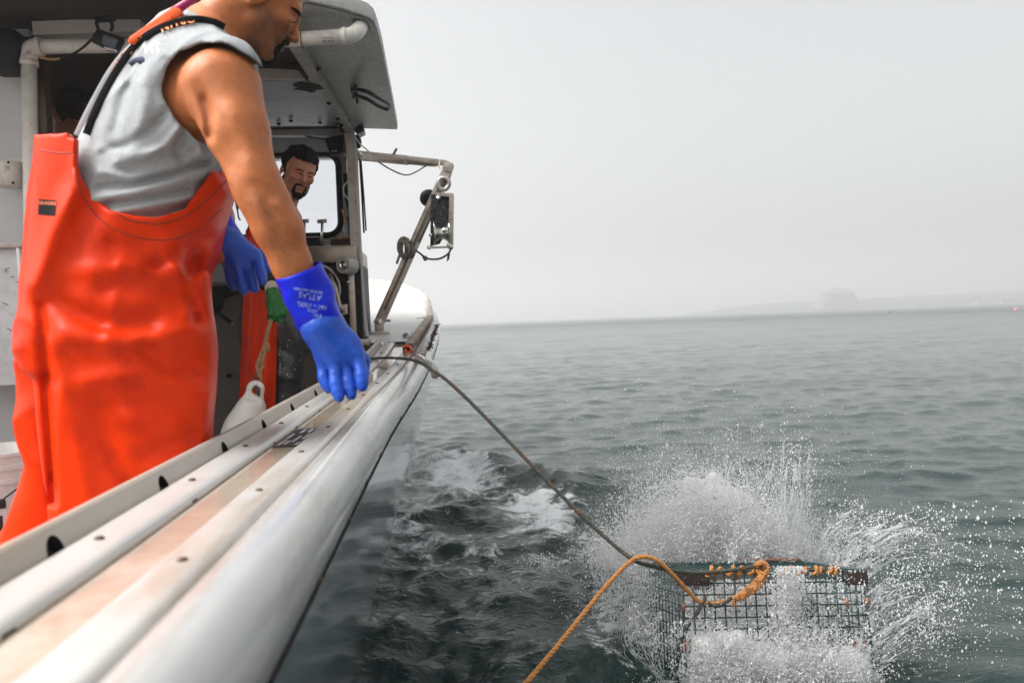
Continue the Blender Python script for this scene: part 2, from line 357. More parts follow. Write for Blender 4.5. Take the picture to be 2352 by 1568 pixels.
def water_mat():
    m = bpy.data.materials.new('sea water'); m.use_nodes = True; t = m.node_tree; N = t.nodes; L = t.links; b = N['Principled BSDF']
    b.inputs['IOR'].default_value = 1.33; b.inputs['Roughness'].default_value = .05
    tc = N.new('ShaderNodeTexCoord'); at_ = N.new('ShaderNodeAttribute'); at_.attribute_name = 'foam'
    mp = N.new('ShaderNodeMapping'); mp.inputs['Scale'].default_value = (1, 1.35, 1); mp.inputs['Rotation'].default_value = (0, 0, RAD(-18)); L.new(tc.outputs['Object'], mp.inputs['Vector'])
    n1 = N.new('ShaderNodeTexNoise'); n1.inputs['Scale'].default_value = 2.3; n1.inputs['Detail'].default_value = 7; n1.inputs['Roughness'].default_value = .66; n1.inputs['Distortion'].default_value = .5
    L.new(mp.outputs[0], n1.inputs['Vector'])
    n2 = N.new('ShaderNodeTexNoise'); n2.inputs['Scale'].default_value = 15; n2.inputs['Detail'].default_value = 7; n2.inputs['Distortion'].default_value = .8; L.new(mp.outputs[0], n2.inputs['Vector'])
    b1 = N.new('ShaderNodeBump'); b1.inputs['Strength'].default_value = .5; b1.inputs['Distance'].default_value = .038; L.new(n1.outputs['Fac'], b1.inputs['Height'])
    b2 = N.new('ShaderNodeBump'); b2.inputs['Strength'].default_value = .5; b2.inputs['Distance'].default_value = .020; L.new(n2.outputs['Fac'], b2.inputs['Height']); L.new(b1.outputs[0], b2.inputs['Normal'])
    ca_ = N.new('ShaderNodeAttribute'); ca_.attribute_name = 'chop'; cs_ = N.new('ShaderNodeMapRange'); cs_.inputs['To Min'].default_value = .30; cs_.inputs['To Max'].default_value = 1.0; L.new(ca_.outputs['Fac'], cs_.inputs['Value']); L.new(cs_.outputs[0], b2.inputs['Strength'])
    # lace-like foam
    n3 = N.new('ShaderNodeTexNoise'); n3.inputs['Scale'].default_value = 5.0; n3.inputs['Detail'].default_value = 12; n3.inputs['Roughness'].default_value = .74; n3.inputs['Distortion'].default_value = .45; L.new(tc.outputs['Object'], n3.inputs['Vector'])
    add = N.new('ShaderNodeMath'); add.operation = 'ADD'; L.new(n3.outputs['Fac'], add.inputs[0])
    sc = N.new('ShaderNodeMath'); sc.operation = 'MULTIPLY'; sc.inputs[1].default_value = .42; L.new(at_.outputs['Fac'], sc.inputs[0]); L.new(sc.outputs[0], add.inputs[1])
    mr = N.new('ShaderNodeMapRange'); mr.inputs['From Min'].default_value = .775; mr.inputs['From Max'].default_value = .90; L.new(add.outputs[0], mr.inputs['Value'])
    gt = N.new('ShaderNodeMath'); gt.operation = 'MULTIPLY'; L.new(mr.outputs[0], gt.inputs[0])
    g2 = N.new('ShaderNodeMapRange'); g2.inputs['From Min'].default_value = .05; g2.inputs['From Max'].default_value = .22; L.new(at_.outputs['Fac'], g2.inputs['Value']); L.new(g2.outputs[0], gt.inputs[1])
    mix = N.new('ShaderNodeMix'); mix.data_type = 'RGBA'; L.new(gt.outputs[0], mix.inputs[0]); mix.inputs[6].default_value = (.007, .022, .019, 1); mix.inputs[7].default_value = (.74, .77, .77, 1)
    L.new(mix.outputs[2], b.inputs['Base Color'])
    r = N.new('ShaderNodeMapRange'); r.inputs['To Max'].default_value = .6; L.new(gt.outputs[0], r.inputs['Value']); L.new(r.outputs[0], b.inputs['Roughness'])
    ln = N.new('ShaderNodeVectorMath'); ln.operation = 'LENGTH'; L.new(tc.outputs['Object'], ln.inputs[0])      # wavelets too far off to build roughen the surface
    rd_ = N.new('ShaderNodeMapRange'); rd_.inputs['From Min'].default_value = 12; rd_.inputs['From Max'].default_value = 160; rd_.inputs['To Min'].default_value = .05; rd_.inputs['To Max'].default_value = .34; L.new(ln.outputs['Value'], rd_.inputs['Value']); L.new(rd_.outputs[0], r.inputs['To Min'])
    L.new(b2.outputs[0], b.inputs['Normal']); return m
water = link('water', me, water_mat()); water['kind'] = 'structure'

# ------------------------------------------------------------------ far shore in the fog
def hill(name, x0, x1, y0, depth, hgt, seed, cx):
    nx, ny = 150, 16; rows = []; r = np.random.default_rng(seed)
    for j in range(ny):
        v = j/(ny-1); row = []
        for i in range(nx):
            u = i/(nx-1); x = lerp(x0, x1, u); base = hgt*(1-math.exp(-((x-x0)/cx)**2))*math.sin(min(1, v*1.6)*math.pi/2)
            tr = (abs(math.sin(x/KS*1.05+j*1.7))+.6*abs(math.sin(x/KS*2.5+2.1*j))+.4*r.uniform())*1.1*KS*.5*min(1, v*5)*(1-math.exp(-((x-x0)/(cx*.6))**2))
            row.append((x, y0+v*depth-(x-x0)*.12, base+tr-.6*(v == 0)))
        rows.append(row)
    o = MB().sheet(rows).build(name, mat('wooded shore', (.045, .06, .04), .9, var=.4, vs_=.4), smooth=True); o['kind'] = 'structure'; return o
KS = 2.6                                   # the shore lies about 600 m off
hill('shore', 84*KS, 260*KS, 236*KS, 60*KS, 3.0*KS, 1, 26*KS)
hill('hillside', 150*KS, 300*KS, 262*KS, 90*KS, 5.6*KS, 2, 60*KS)
W_STUC = mat('pale clapboard', (.22, .22, .225), .7); W_GLS = mat('dark window', (.06, .07, .08), .15); W_ROOF = mat('grey shingle', (.16, .16, .165), .8, var=.2)
W_PIER = mat('weathered pier timber', (.10, .09, .08), .9, var=.3)
hx = at(1922, 704, 222*KS).x; hy = 222*KS
hb = thing('waterfront_house', (hx, hy, 0), 'pale tiered waterfront house half hidden by fog on the far shore', 'house')
def hbox(nm, m, cx, cy, z0, sx, sy, sz): return MB().box((hx+cx*KS, hy+cy*KS, (z0+sz/2)*KS), (sx*KS, sy*KS, sz*KS)).build(nm, m, hb)
hbox('pier_deck', W_PIER, 0, 0, .3, 12.4, 9, .5)
for k in range(6): hbox('pile', W_PIER, -5.6+k*2.25, -4.2, -1, .3, .3, 1.3)
hbox('wall', W_STUC, 0, .5, .8, 11, 7, 1.7); hbox('wall', W_STUC, .6, .8, 2.7, 9.4, 6, 1.0); hbox('wall', W_STUC, .9, 1, 3.9, 7.6, 5.4, .9)
for k in range(7): hbox('window', W_GLS, -4.4+k*1.45, -3.03, 1.25, .95, .08, .9)
for k in range(6): hbox('window', W_GLS, -3.1+k*1.45, -2.23, 2.95, 1.0, .08, .55)
for k in range(5): hbox('window', W_GLS, -1.9+k*1.4, -1.73, 4.1, .9, .08, .5)
hbox('eave', W_ROOF, .6, .8, 2.5, 11.6, 7.4, .18); hbox('eave', W_ROOF, .9, 1, 3.7, 9.6, 6.4, .18)
MB().add([(hx+x*KS, hy+y*KS, z*KS) for x, y, z in ((-3.7,-2.3,4.8),(5.5,-2.3,4.8),(5.5,4.3,4.8),(-3.7,4.3,4.8),(-.8,1,6.5),(2.6,1,6.5))], [(0,1,5,4),(1,2,5),(2,3,4,5),(3,0,4),(0,3,2,1)]).build('roof', W_ROOF, hb)
sw = MB()
for k in range(24): sw.box(((113+k*5.0)*KS, (231-k*.62)*KS, .75*KS), (4.98*KS, 1.2*KS, (1.9+.25*math.sin(k*2.3))*KS))
tag(sw.build('seawall', mat('grey seawall stone', (.17, .165, .16), .9, var=.3, vs_=.7)), 'long low grey seawall along the foggy far shore', 'wall')
def far_boat(px, py, Y, ln, lab, cabin=True):
    p = at(px, py, Y); x, y = p.x, Y; t = thing('moored_boat', (x, y, 0), lab, 'boat', 'boats moored off the far shore')
    hw = MB(); W1 = mat('far white gelcoat', (.45, .45, .45), .4)
    hw.add([(x+a*ln, y+b*ln, z) for a, b, z in ((-.5,-.13,.75),(.3,-.15,.8),(.55,0,1.05),(.3,.15,.8),(-.5,.13,.75),(-.48,-.1,-.2),(.28,-.1,-.2),(.46,0,-.2),(.28,.1,-.2),(-.48,.1,-.2))],
           [(0,1,6,5),(1,2,7,6),(2,3,8,7),(3,4,9,8),(4,0,5,9),(0,4,3,2,1)]).build('hull', W1, t)
    if cabin:
        MB().box((x, y, 1.3), (ln*.3, ln*.2, 1.1)).build('cabin', W1, t); MB().box((x, y-ln*.1-.02, 1.45), (ln*.24, .05, .4)).build('window', W_GLS, t)
    MB().tube([(x-ln*.05, y, 1.6), (x-ln*.05, y, 3.6)], .05, 6).build('mast', W_PIER, t)
far_boat(2250, 690, 480, 18, 'white cabin boat moored by the right end of the foggy shore')
far_boat(2305, 688, 500, 13, 'smaller dark-topped boat moored right of the white cabin boat')
def mooring(px, py, Y, r, col, lab):
    p = at(px, py, Y); t = thing('mooring_buoy', (p.x, p.y, 0), lab, 'buoy', 'mooring buoys on the far water')
    MB().lathe((p.x, p.y, r*.45), (0,0,1), [(0,-r),(r*.6,-r*.8),(r,0),(r*.62,r*.78),(r*.2,r*.95),(0,r)], 14).build('float', mat('buoy '+lab[:6], col, .5), t, smooth=True)
    MB().tube([(p.x, p.y, r*1.35), (p.x, p.y, r*1.75)], r*.12, 6).build('eye', W_PIER, t)
mooring(2334, 711, 112, .34, (.42, .16, .15), 'salmon pink mooring buoy near the right edge')
mooring(2042, 712, 150, .30, (.05, .09, .25), 'small dark blue buoy below the foggy house')

# ------------------------------------------------------------------ fog
hz = MB().box((0, 0, 28), (4600, 4600, 64)).build('haze', None); hz['kind'] = 'stuff'
m = bpy.data.materials.new('fog'); m.use_nodes = True; t = m.node_tree; t.nodes.clear()
pv = t.nodes.new('ShaderNodeVolumePrincipled'); pv.inputs['Color'].default_value = (.985, .985, .985, 1); pv.inputs['Density'].default_value = .0029; pv.inputs['Density Attribute'].default_value = ''
pv.inputs['Anisotropy'].default_value = .45
om = t.nodes.new('ShaderNodeOutputMaterial'); t.links.new(pv.outputs[0], om.inputs['Volume']); hz.data.materials.append(m)
# ------------------------------------------------------------------ the lobster boat
BX = -1.85                                 # centre line
#        Y     Xout    zg     xwl(in from Xout at waterline)
ST = [(-2.2, -.245, .990, .13), (-1, -.215, .987, .14), (0, -.195, .986, .15), (.9, -.184, .987, .155), (1.9, -.180, .992, .165), (2.6, -.170, 1.002, .18),
      (3.6, -.122, 1.037, .22), (4.3, -.082, 1.095, .27), (4.9, -.045, 1.182, .32), (5.4, -.022, 1.255, .39), (5.9, -.028, 1.325, .48), (6.6, -.105, 1.425, .62),
      (7.4, -.26, 1.52, .80), (8.2, -.52, 1.61, .92), (8.9, -.85, 1.68, .90), (9.5, -1.27, 1.73, .60), (9.85, -1.6, 1.755, .3), (10.0, -1.84, 1.76, .05)]
_sy = [s[0] for s in ST]
def _sm(k):
    ys = np.linspace(-2.2, 10, 245); v = np.interp(ys, _sy, [s[k] for s in ST]); kern = np.hanning(15); kern /= kern.sum()
    return ys, np.convolve(np.pad(v, 7, 'edge'), kern, 'valid')
_YS, _XO = _sm(1); _, _ZG = _sm(2); _, _WL = _sm(3)
def xo(y): return float(np.interp(y, _YS, _XO))
def zg(y): return float(np.interp(y, _YS, _ZG))
def wl(y): return float(np.interp(y, _YS, _WL))
DECK = .28
GS = .80                                   # gunwale cap is .30 m wide
GEL = mat('weathered white gelcoat', (.48, .47, .45), .28, var=.08, st=(.475, .62), vs_=5, stain=(.30, .235, .165), stain_amt=.75, ss=7, ani=(1, .16, 1), coat=.25, bump=.03, bs=14)
GELC = mat('cream gelcoat', (.42, .375, .32), .32, var=.10, st=(.475, .62), vs_=7, stain=(.38, .29, .19), stain_amt=.7, ss=9, ani=(1, .2, 1), coat=.2, bump=.03, bs=20)
WET = mat('wet tan channel', (.42, .345, .27), .08, var=.12, vs_=9, stain=(.66, .62, .56), stain_amt=.6, ss=3, coat=.6)
ROLLM = mat('polished white rub rail', (.48, .48, .475), .20, var=.06, st=(.475, .62), vs_=6, coat=.4, stain=(.30, .265, .22), stain_amt=.7, ss=11, ani=(1, .12, 1))
HULLM = mat('glossy grey hull', (.27, .32, .345), .06, var=.10, vs_=2, coat=.8, stain=(.34, .39, .41), stain_amt=.4, ss=1.6, bump=.05, bs=2.5)
BLK = mat('black rubber', (.012, .012, .013), .6, var=.2, spec=.25)
SEAM = mat('dirty dark seam', (.10, .08, .06), .8, var=.4, vs_=30)
SOLE = mat('grey deck paint', (.20, .20, .20), .6, var=.25, stain=(.08, .07, .06))
boat = thing('lobster_boat', (BX, 3, 0), 'white lobster boat with a low wheelhouse seen along its starboard side', 'boat')
def strip(prof, y0, y1, dy=.05, mirror=False):
    ys = np.arange(y0, y1+dy*.5, dy); rows = []
    for y in ys:
        row = [(xo(y)+(u-.38)*GS, y, zg(y)+z) for u, z in prof]
        rows.append([(2*BX-p[0], p[1], p[2]) for p in row] if mirror else row)
    return MB().sheet(rows)
P_COAM_TOP = [(-.014, -.12), (-.014, .030), (-.010, .036), (0, .036), (.004, .032)]
P_FLAT = [(.0162, -.030), (.0162, .000), (.0255, -.002)]
P_R2 = [(.0262, -.006), (.028, .005), (.033, .0100), (.042, .0125), (.092, .0105), (.104, .008), (.1095, .003), (.1105, -.006)]
P_CH = [(.1125, -.004), (.198, -.004)]
P_R4 = [(.1995, -.008), (.2005, .005), (.207, .0105), (.218, .0125), (.262, .0125), (.273, .0100), (.2765, .004), (.2775, -.004)]
P_SEAM = [(.2777, -.001), (.2845, -.001)]
P_SEAM2 = [(.0230, -.0014), (.0275, -.0014)]
P_SEAM3 = [(.1095, -.0030), (.1150, -.0030)]
P_SEAM4 = [(.1965, -.0030), (.2010, -.0030)]
P_ROLL = [(.2848, -.006), (.286, .006), (.292, .0125), (.308, .0155), (.328, .0125), (.348, .002), (.364, -.014), (.3755, -.036), (.380, -.060), (.3775, -.082), (.370, -.098), (.360, -.106), (.345, -.107)]
Y0, Y1 = -1.6, 4.62
strip(P_COAM_TOP, Y0, Y1).build('coaming', GELC, boat, smooth=True, fix=False)
HOLES = [.10, .62, 1.0, 1.37, 1.74, 2.10, 2.46, 2.83]
# the coaming's outboard face with its arched drain holes, and the dark pockets behind them
ys = sorted(set(list(np.arange(Y0, Y1+.02, .05))+[h_+.021*math.sin(k*math.pi/14) for h_ in HOLES for k in range(-7, 8)]))
def arch(y): return max([0]+[.024*math.sqrt(max(0, 1-((y-h_)/.021)**2)) for h_ in HOLES])
fr = MB(); rows = [[(xo(y)+(lerp(.016, .004, t)-.38)*GS, y, zg(y)+lerp(0, .032, t)) for t in (arch(y)/.032, lerp(arch(y)/.032, 1, .5), 1.)] for y in ys]
fr.sheet(rows).build('coaming_face', GELC, boat, fix=False)
for h_ in HOLES:
    q = MB(); ks = [h_+.021*math.sin(k*math.pi/14) for k in range(-7, 8)]
    ring = [Vector((xo(y)+(lerp(.016, .004, arch(y)/.032)-.38)*GS, y, zg(y)+arch(y)+.0002)) for y in ks]
    q.sheet([ring, [p-Vector((.0145, 0, 0)) for p in ring]])
    b0 = [p-Vector((.0145, 0, 0)) for p in ring]; q.add(b0+[Vector((b0[len(b0)//2].x, h_, zg(h_)-.001))], [tuple(range(len(b0)))])
    q.build('drain_hole', SEAM if False else BLK, boat, fix=False)
strip(P_FLAT, Y0, Y1).build('coaming_ledge', GELC, boat, smooth=True, fix=False)
strip(P_R2, Y0, 5.0).build('inner_rail', GEL, boat, smooth=True, fix=False)
strip(P_CH, Y0, 5.0).build('channel', WET, boat, smooth=True, fix=False)
strip(P_R4, Y0, 5.6).build('outer_rail', GEL, boat, smooth=True, fix=False)
DIRT = mat('brown seam dirt', (.30, .215, .14), .8, var=.5, vs_=22)
for p_ in (P_SEAM, P_SEAM2, P_SEAM3, P_SEAM4): strip(p_, Y0, 5.0).build('rail_seam', DIRT, boat, fix=False)
strip([(.372, -.1065), (.356, -.113), (.340, -.120)], Y0, 9.0).build('rail_shadow_strip', mat('grey shadow strip', (.10, .10, .10), .6), boat, fix=False)  # painted shade: a thin grey strip stands in for the shadow under the roll
strip(P_ROLL, Y0, 9.9).build('rub_rail', ROLLM, boat, smooth=True, fix=False)
strip(P_ROLL, Y0, 9.9, mirror=True).build('rub_rail', ROLLM, boat, smooth=True)
strip([(-.014, .036), (.30, .014)], Y0, 4.6, mirror=True).build('port_gunwale', GEL, boat)
BOLT = mat('rusty bolt', (.12, .085, .06), .6, .5, var=.4)
bm_ = MB().lathe((0, 0, 0), (0, 0, 1), [(.0075, -.002), (.0075, .002), (.005, .0042), (0, .0048)], 10); bme = None
def bolt(y, u, z, r=1., nrm=(0, 0, 1)):
    global bme
    if bme is None:
        o = bm_.build('bolt', BOLT, boat, smooth=True); bme = o.data
    else: o = link('bolt', bme, None, boat)
    q = Vector(nrm).to_track_quat('Z', 'Y'); o.matrix_basis = wm(boat).inverted() @ Matrix.Identity(4)
    o.matrix_parent_inverse = wm(boat).inverted(); o.matrix_basis = Matrix.Translation((xo(y)+(u-.38)*GS, y, zg(y)+z)) @ q.to_matrix().to_4x4() @ Matrix.Diagonal((r, r, r, 1))
for k in range(13): bolt(.30+.36*k, .067, .0118, .8)
for k in range(13): bolt(.18+.36*k, .240, .0125, .8)
for k in range(15): bolt(.45+.34*k, .3735, -.092, 1.0, (.92, 0, -.3))
for h_ in (.75, 1.28, 1.86, 2.12, 2.48):
    q = MB(); c_ = Vector((xo(h_)+(.1112-.38)*GS, h_, zg(h_)-.004)); rg = [c_+Vector((-.006*math.sin(k*math.pi/10)*GS, .012*math.cos(k*math.pi/10), .0085*math.sin(k*math.pi/10))) for k in range(11)]
    q.add([p+Vector((.0012, 0, 0)) for p in rg]+[p-Vector((.006, 0, .0)) for p in rg], [tuple(range(11)), tuple(range(21, 10, -1))]+[(k, k+1, 12+k, 11+k) for k in range(10)]+[(10, 0, 11, 21)]); q.build('drain_hole', BLK, boat, fix=False)
# hull sides
def hull(mirror):
    rows = []
    for y in np.arange(-2.0, 9.96, .1):
        X = xo(y); z0 = zg(y)-.105; w_ = wl(y); row = []
        for t in (0, .06, .2, .4, .6, .8, 1., 1.2, 1.45):
            z = lerp(z0, 0, t); x = X-.022-w_*(t**1.35)
            x = max(x, BX+.0); row.append((2*BX-x if mirror else x, y, z))
        rows.append(row)
    return MB().sheet(rows)
hull(False).build('hull', HULLM, boat, smooth=True); hull(True).build('hull', HULLM, boat, smooth=True)
MB().add([(x, -2.0, z) for x, z in ((xo(-2)-.022, .9), (xo(-2)-.5, -.4), (2*BX-xo(-2)+.5, -.4), (2*BX-xo(-2)+.022, .9))], [(0, 1, 2, 3)]).build('transom', HULLM, boat)
# black water-stained strake under the rail and the inner side
rows = [[(xo(y)-.316, y, zg(y)-.118), (xo(y)-.36, y, zg(y)-.14), (xo(y)-.38, y, DECK)] for y in np.arange(Y0, 4.65, .1)]
MB().sheet(rows).build('bulwark', mat('beige inner side', (.42, .38, .33), .5, var=.15, stain=(.2, .15, .1)), boat)
rows = [[(2*BX-xo(y)+.394, y, zg(y)), (2*BX-xo(y)+.46, y, DECK)] for y in np.arange(Y0, 4.65, .1)]
MB().sheet(rows).build('bulwark', mat('beige inner side', (.42, .38, .33)), boat)
MB().add([(-.5, -2, DECK), (-3.2, -2, DECK), (-3.2, 6, DECK), (-.5, 6, DECK)], [(0, 1, 2, 3)]).build('sole', SOLE, boat)
# foredeck, crowned, with its raised toe rail
rows = []
for y in np.concatenate([np.arange(4.62, 9.8, .08), [9.9]]):
    X = xo(y)-.09; hw_ = max(X-BX, .02); rise = .045*min(1, (y-4.6)/2.2); row = []
    for k in range(17):
        u = 1-2*k/16; row.append((BX+hw_*u, y, zg(y)+.012+rise*(1-u*u)*(1 if abs(u) < 1 else 0)))
    rows.append(row)
MB().sheet(rows).build('foredeck', mat('foredeck white', (.55, .55, .54), .42, var=.04, vs_=3, bump=.08, bs=50, stain=(.7, .67, .6), stain_amt=.3), boat, smooth=True)
def toe(mirror):
    rows = []
    for y in np.arange(5.3, 9.92, .07):
        k = 1.25*min(1, (y-5.3)/.7); p = [(-.098, 0), (-.092, .05*k+.01), (-.080, .068*k+.012), (-.064, .07*k+.012), (-.05, .055*k+.01), (-.036, .0)]
        row = [(xo(y)+a, y, zg(y)+b+.004) for a, b in p]; rows.append([(2*BX-a, b, c) for a, b, c in row] if mirror else row)
    return MB().sheet(rows).build('toe_rail', GEL, boat, smooth=True)
toe(False); toe(True)
# wooden guards and trim strips lying on the wide forward side deck
OAK = mat('weathered oak guard', (.33, .26, .21), .6, var=.25, vs_=14, stain=(.14, .09, .06), stain_amt=.7, ss=9, bump=.2, bs=60)
def dp(px, py, lift=0.):                 # a point of the side deck seen there
    lo, hi = 2.2, 9.
    for _ in range(40):
        mid = (lo+hi)/2; p = at(px, py, mid)
        if p.z > zg(mid)+.013+lift: lo = mid
        else: hi = mid
    return at(px, py, (lo+hi)/2)
# ------------------------------------------------------------------ wheelhouse
ZR = 2.40
SOFF = mat('rough chopped fibreglass', (.40, .41, .385), .33, var=.30, vs_=55, bump=.5, bs=130, stain=(.52, .56, .50), stain_amt=.6, ss=2.2)
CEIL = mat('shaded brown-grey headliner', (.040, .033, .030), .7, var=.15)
WHT = mat('white painted panel', (.52, .515, .505), .45, var=.06, stain=(.42, .38, .33), stain_amt=.35, ss=3)
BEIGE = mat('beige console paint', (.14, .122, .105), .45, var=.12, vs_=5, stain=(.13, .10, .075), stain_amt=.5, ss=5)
STEEL = mat('stained stainless', (.42, .375, .325), .38, .75, var=.18, vs_=22, stain=(.23, .13, .07), stain_amt=.7, ss=16, bump=.05, bs=90)
SHINY = mat('bright stainless', (.62, .60, .57), .22, 1., var=.08, vs_=30)
RUST = mat('rusted edge', (.30, .155, .07), .75, .2, var=.35, vs_=26, stain=(.55, .47, .38), stain_amt=.8, ss=12, bump=.25, bs=90)
BPL = mat('black plastic', (.010, .011, .012), .5, var=.2, spec=.22)
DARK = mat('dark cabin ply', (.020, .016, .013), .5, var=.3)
st = [atz(x, y, ZR) for x, y in ((914, 297), (906, 252), (893, 185), (879, 112), (868, 70), (861, 52), (848, 40), (825, 31), (780, 17), (700, 0))]
st += [Vector((-.75, 2.66, ZR)), Vector((-1.2, 2.52, ZR)), Vector((BX, 2.45, ZR))]
port = [Vector((2*BX-p.x, p.y, ZR)) for p in st[:-1]][::-1]
outline = [Vector((-.53, 4.64, ZR)), *st, *port, Vector((2*BX+.53, 4.64, ZR)), Vector((2*BX+.53, 5.62, ZR)), Vector((-.53, 5.62, ZR))]
outline = [outline[-1]]+outline[:-1]
rf = MB().prism(outline, (0, 0, .055)).build('roof', mat('white roof edge', (.55, .55, .53), .5, var=.15, vs_=18, bump=.3, bs=60, stain=(.25, .24, .22), stain_amt=.5, ss=12), boat, bevel=.012)
# overhanging wing: chopped-strand underside, ceiling inside it
inn = [atz(678, 108, ZR), atz(801, 292, ZR)]
w_out = st[:10]; ctr = (w_out[0]+w_out[9])/2
MB().add([p+Vector((0, 0, -.006)) + (ctr-p)*.02 for p in w_out]+[inn[0]+Vector((-.03, -.35, -.006)), inn[0]+Vector((0, 0, -.006)), inn[1]+Vector((0, 0, -.006))], [tuple(range(13))]).build('soffit', SOFF, rf)
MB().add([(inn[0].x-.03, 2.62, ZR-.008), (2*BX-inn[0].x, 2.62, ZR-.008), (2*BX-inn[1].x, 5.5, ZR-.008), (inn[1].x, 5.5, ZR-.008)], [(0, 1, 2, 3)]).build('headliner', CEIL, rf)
a_, b_ = atz(668, 96, ZR-.03), atz(803, 296, ZR-.03)
MB().bar(a_+Vector((0, -.35, 0)), b_, .045, .05).build('roof_coaming', mat('stained coaming', (.40, .37, .33), .5, var=.2, vs_=25, stain=(.2, .14, .09), stain_amt=.6, ss=14), boat, bevel=.006)
ibs = [Vector((-.052, 0, 0)), Vector((-.06, 0, 0))]
MB().tube([atz(560, 146, 2.36), atz(680, 152, 2.36), atz(693, 158, 2.36), atz(702, 172, 2.36), atz(745, 232, 2.36), atz(789, 300, 2.36)], .016, 8).build('hatch_gasket', BLK, boat, smooth=True)
MB().prism([atz(x, y, 2.345) for x, y in ((585, 187), (728, 187), (757, 226), (779, 290), (590, 290))], (0, 0, .012)).build('overhead_panel', mat('slate glossy panel', (.33, .34, .385), .28, var=.10, vs_=9, stain=(.10, .10, .11), stain_amt=.6, ss=6), boat)
c_ = atz(706, 200, 2.343)
sm_ = MB(); sm_.add([c_+Vector((.062*math.cos(k*.3927)*(1+.35*math.sin(k*2.1)), .075*math.sin(k*.3927)*(1+.2*math.cos(k*1.7)), -.0015)) for k in range(16)], [tuple(range(16))]); sm_.build('soot_patch', mat('soot', (.010, .010, .011), .8, var=.5, vs_=40), boat)
MB().bar(at(540, 170, 3.62), at(722, 171, 3.62), .05, .055).build('roof_beam', mat('cream beam', (.50, .47, .43), .5), boat, bevel=.006)
MB().bar(at(560, 301, 4.72), at(788, 302, 4.72), .06, .062).build('header', WHT, boat, bevel=.01)
knb = None
for x, y in ((735, 280), (772, 283), (755, 236), (775, 272), (640, 283), (668, 276), (784, 286)):
    p = atz(x, y, 2.341); MB().lathe(p, (0, 0, -1), [(.011, 0), (.011, .006), (.006, .011), (0, .012)], 10).build('knob', BPL, boat, smooth=True)
# side wall: rusty flange, white skin, black window trim
fl = [(803, 291), (808, 318), (812, 350), (815, 430), (820, 540), (826, 640), (832, 720), (838, 772)]
pts = [at(x, y, 4.62) for x, y in fl]
far_ = [at(x+9, y+(4 if y > 600 else 0), 5.40) for x, y in fl]
rows = [[p+Vector((.022, 0, 0)), q] for p, q in zip(pts, far_)]; MB().sheet(rows).build('side_wall', WHT, boat, solid=.02)
rows = [[p+Vector((-.030, 0, 0)), q+Vector((-.05, -.04, 0))] for p, q in zip(pts, far_)]; MB().sheet(rows).build('inner_lining', WHT, boat, solid=.01)
MB().sheet([[p+Vector((-.031, -.002, 0)), p+Vector((.008, -.004, 0))] for p in pts]).build('wall_flange', mat('rust-streaked flange', (.62, .56, .48), .5, var=.15, vs_=14, stain=(.34, .17, .07), stain_amt=.95, ss=7), boat, solid=-.012)
MB().sheet([[p+Vector((.008, -.008, 0)), p+Vector((.024, -.004, 0))] for p in pts]).build('wall_corner', WHT, boat, solid=-.01)
MB().tube([at(818, 365, 4.75)+Vector((.02, 0, 0)), at(823, 440, 4.75)+Vector((.02, 0, 0)), at(829, 535, 4.75)+Vector((.018, 0, 0))], .006, 6).build('window_trim', BLK, boat)
MB().tube([at(821, 365, 4.9)+Vector((.02, 0, 0)), at(827, 440, 4.9)+Vector((.02, 0, 0)), at(834, 530, 4.9)+Vector((.018, 0, 0))], .005, 6).build('window_trim', BLK, boat)
# windscreen
YF = 5.35
def holed(o2, wins, name):
    x0, x1, z0, z1 = o2; mb = MB(); cuts = sorted(wins); edges = [x0]+[v for w_ in cuts for v in (w_[0]-.05, w_[1]+.05)]+[x1]
    for i in range(0, len(edges), 2): mb.box(((edges[i]+edges[i+1])/2, YF, (z0+z1)/2), (edges[i+1]-edges[i], .04, z1-z0))
    for (a, b, c, d) in cuts:
        n = 40; rp = []; r = .09; cxs = [(b-r, d-r), (a+r, d-r), (a+r, c+r), (b-r, c+r)]
        for q in range(4):
            for k in range(10): an = q*math.pi/2+k/9*math.pi/2; rp.append((cxs[q][0]+r*math.cos(an), cxs[q][1]+r*math.sin(an)))
        mx, mz = (a+b)/2, (c+d)/2; A, B2, C2, D2 = a-.05, b+.05, z0, z1; op = []
        for k in range(40):
            q = k//10; f = (k % 10)/9
            op.append([(B2, lerp(mz, D2, min(1, 2*f))) if f < .5 else (lerp(B2, mx, 2*f-1), D2), (lerp(mx, A, min(1, 2*f)), D2) if f < .5 else (A, lerp(D2, mz, 2*f-1)),
                       (A, lerp(mz, C2, min(1, 2*f))) if f < .5 else (lerp(A, mx, 2*f-1), C2), (lerp(mx, B2, min(1, 2*f)), C2) if f < .5 else (B2, lerp(C2, mz, 2*f-1))][q])
        vs_ = [(p[0], YF-.02, p[1]) for p in rp]+[(p[0], YF-.02, p[1]) for p in op]+[(p[0], YF+.02, p[1]) for p in rp]+[(p[0], YF+.02, p[1]) for p in op]; fs = []
        for k in range(40): j = (k+1) % 40; fs += [(k, j, 40+j, 40+k), (80+k, 120+k, 120+j, 80+j), (k, 80+k, 80+j, j)]
        mb.add(vs_, fs)
        wn = MB().tube([(p[0], YF-.012, p[1]) for p in rp]+[(rp[0][0], YF-.012, rp[0][1])], .022, 8, caps=False).build('window', BLK, boat, smooth=True)
        MB().add([(p[0], YF, p[1]) for p in rp], [tuple(range(40))]).build('pane', GLASS, wn)
    return mb.build(name, WHT, boat)
gm = bpy.data.materials.new('window glass'); gm.use_nodes = True; t = gm.node_tree; t.nodes.clear()
_tr = t.nodes.new('ShaderNodeBsdfTransparent'); _tr.inputs[0].default_value = (.86, .88, .92, 1); _gl = t.nodes.new('ShaderNodeBsdfGlossy'); _gl.inputs['Roughness'].default_value = .03
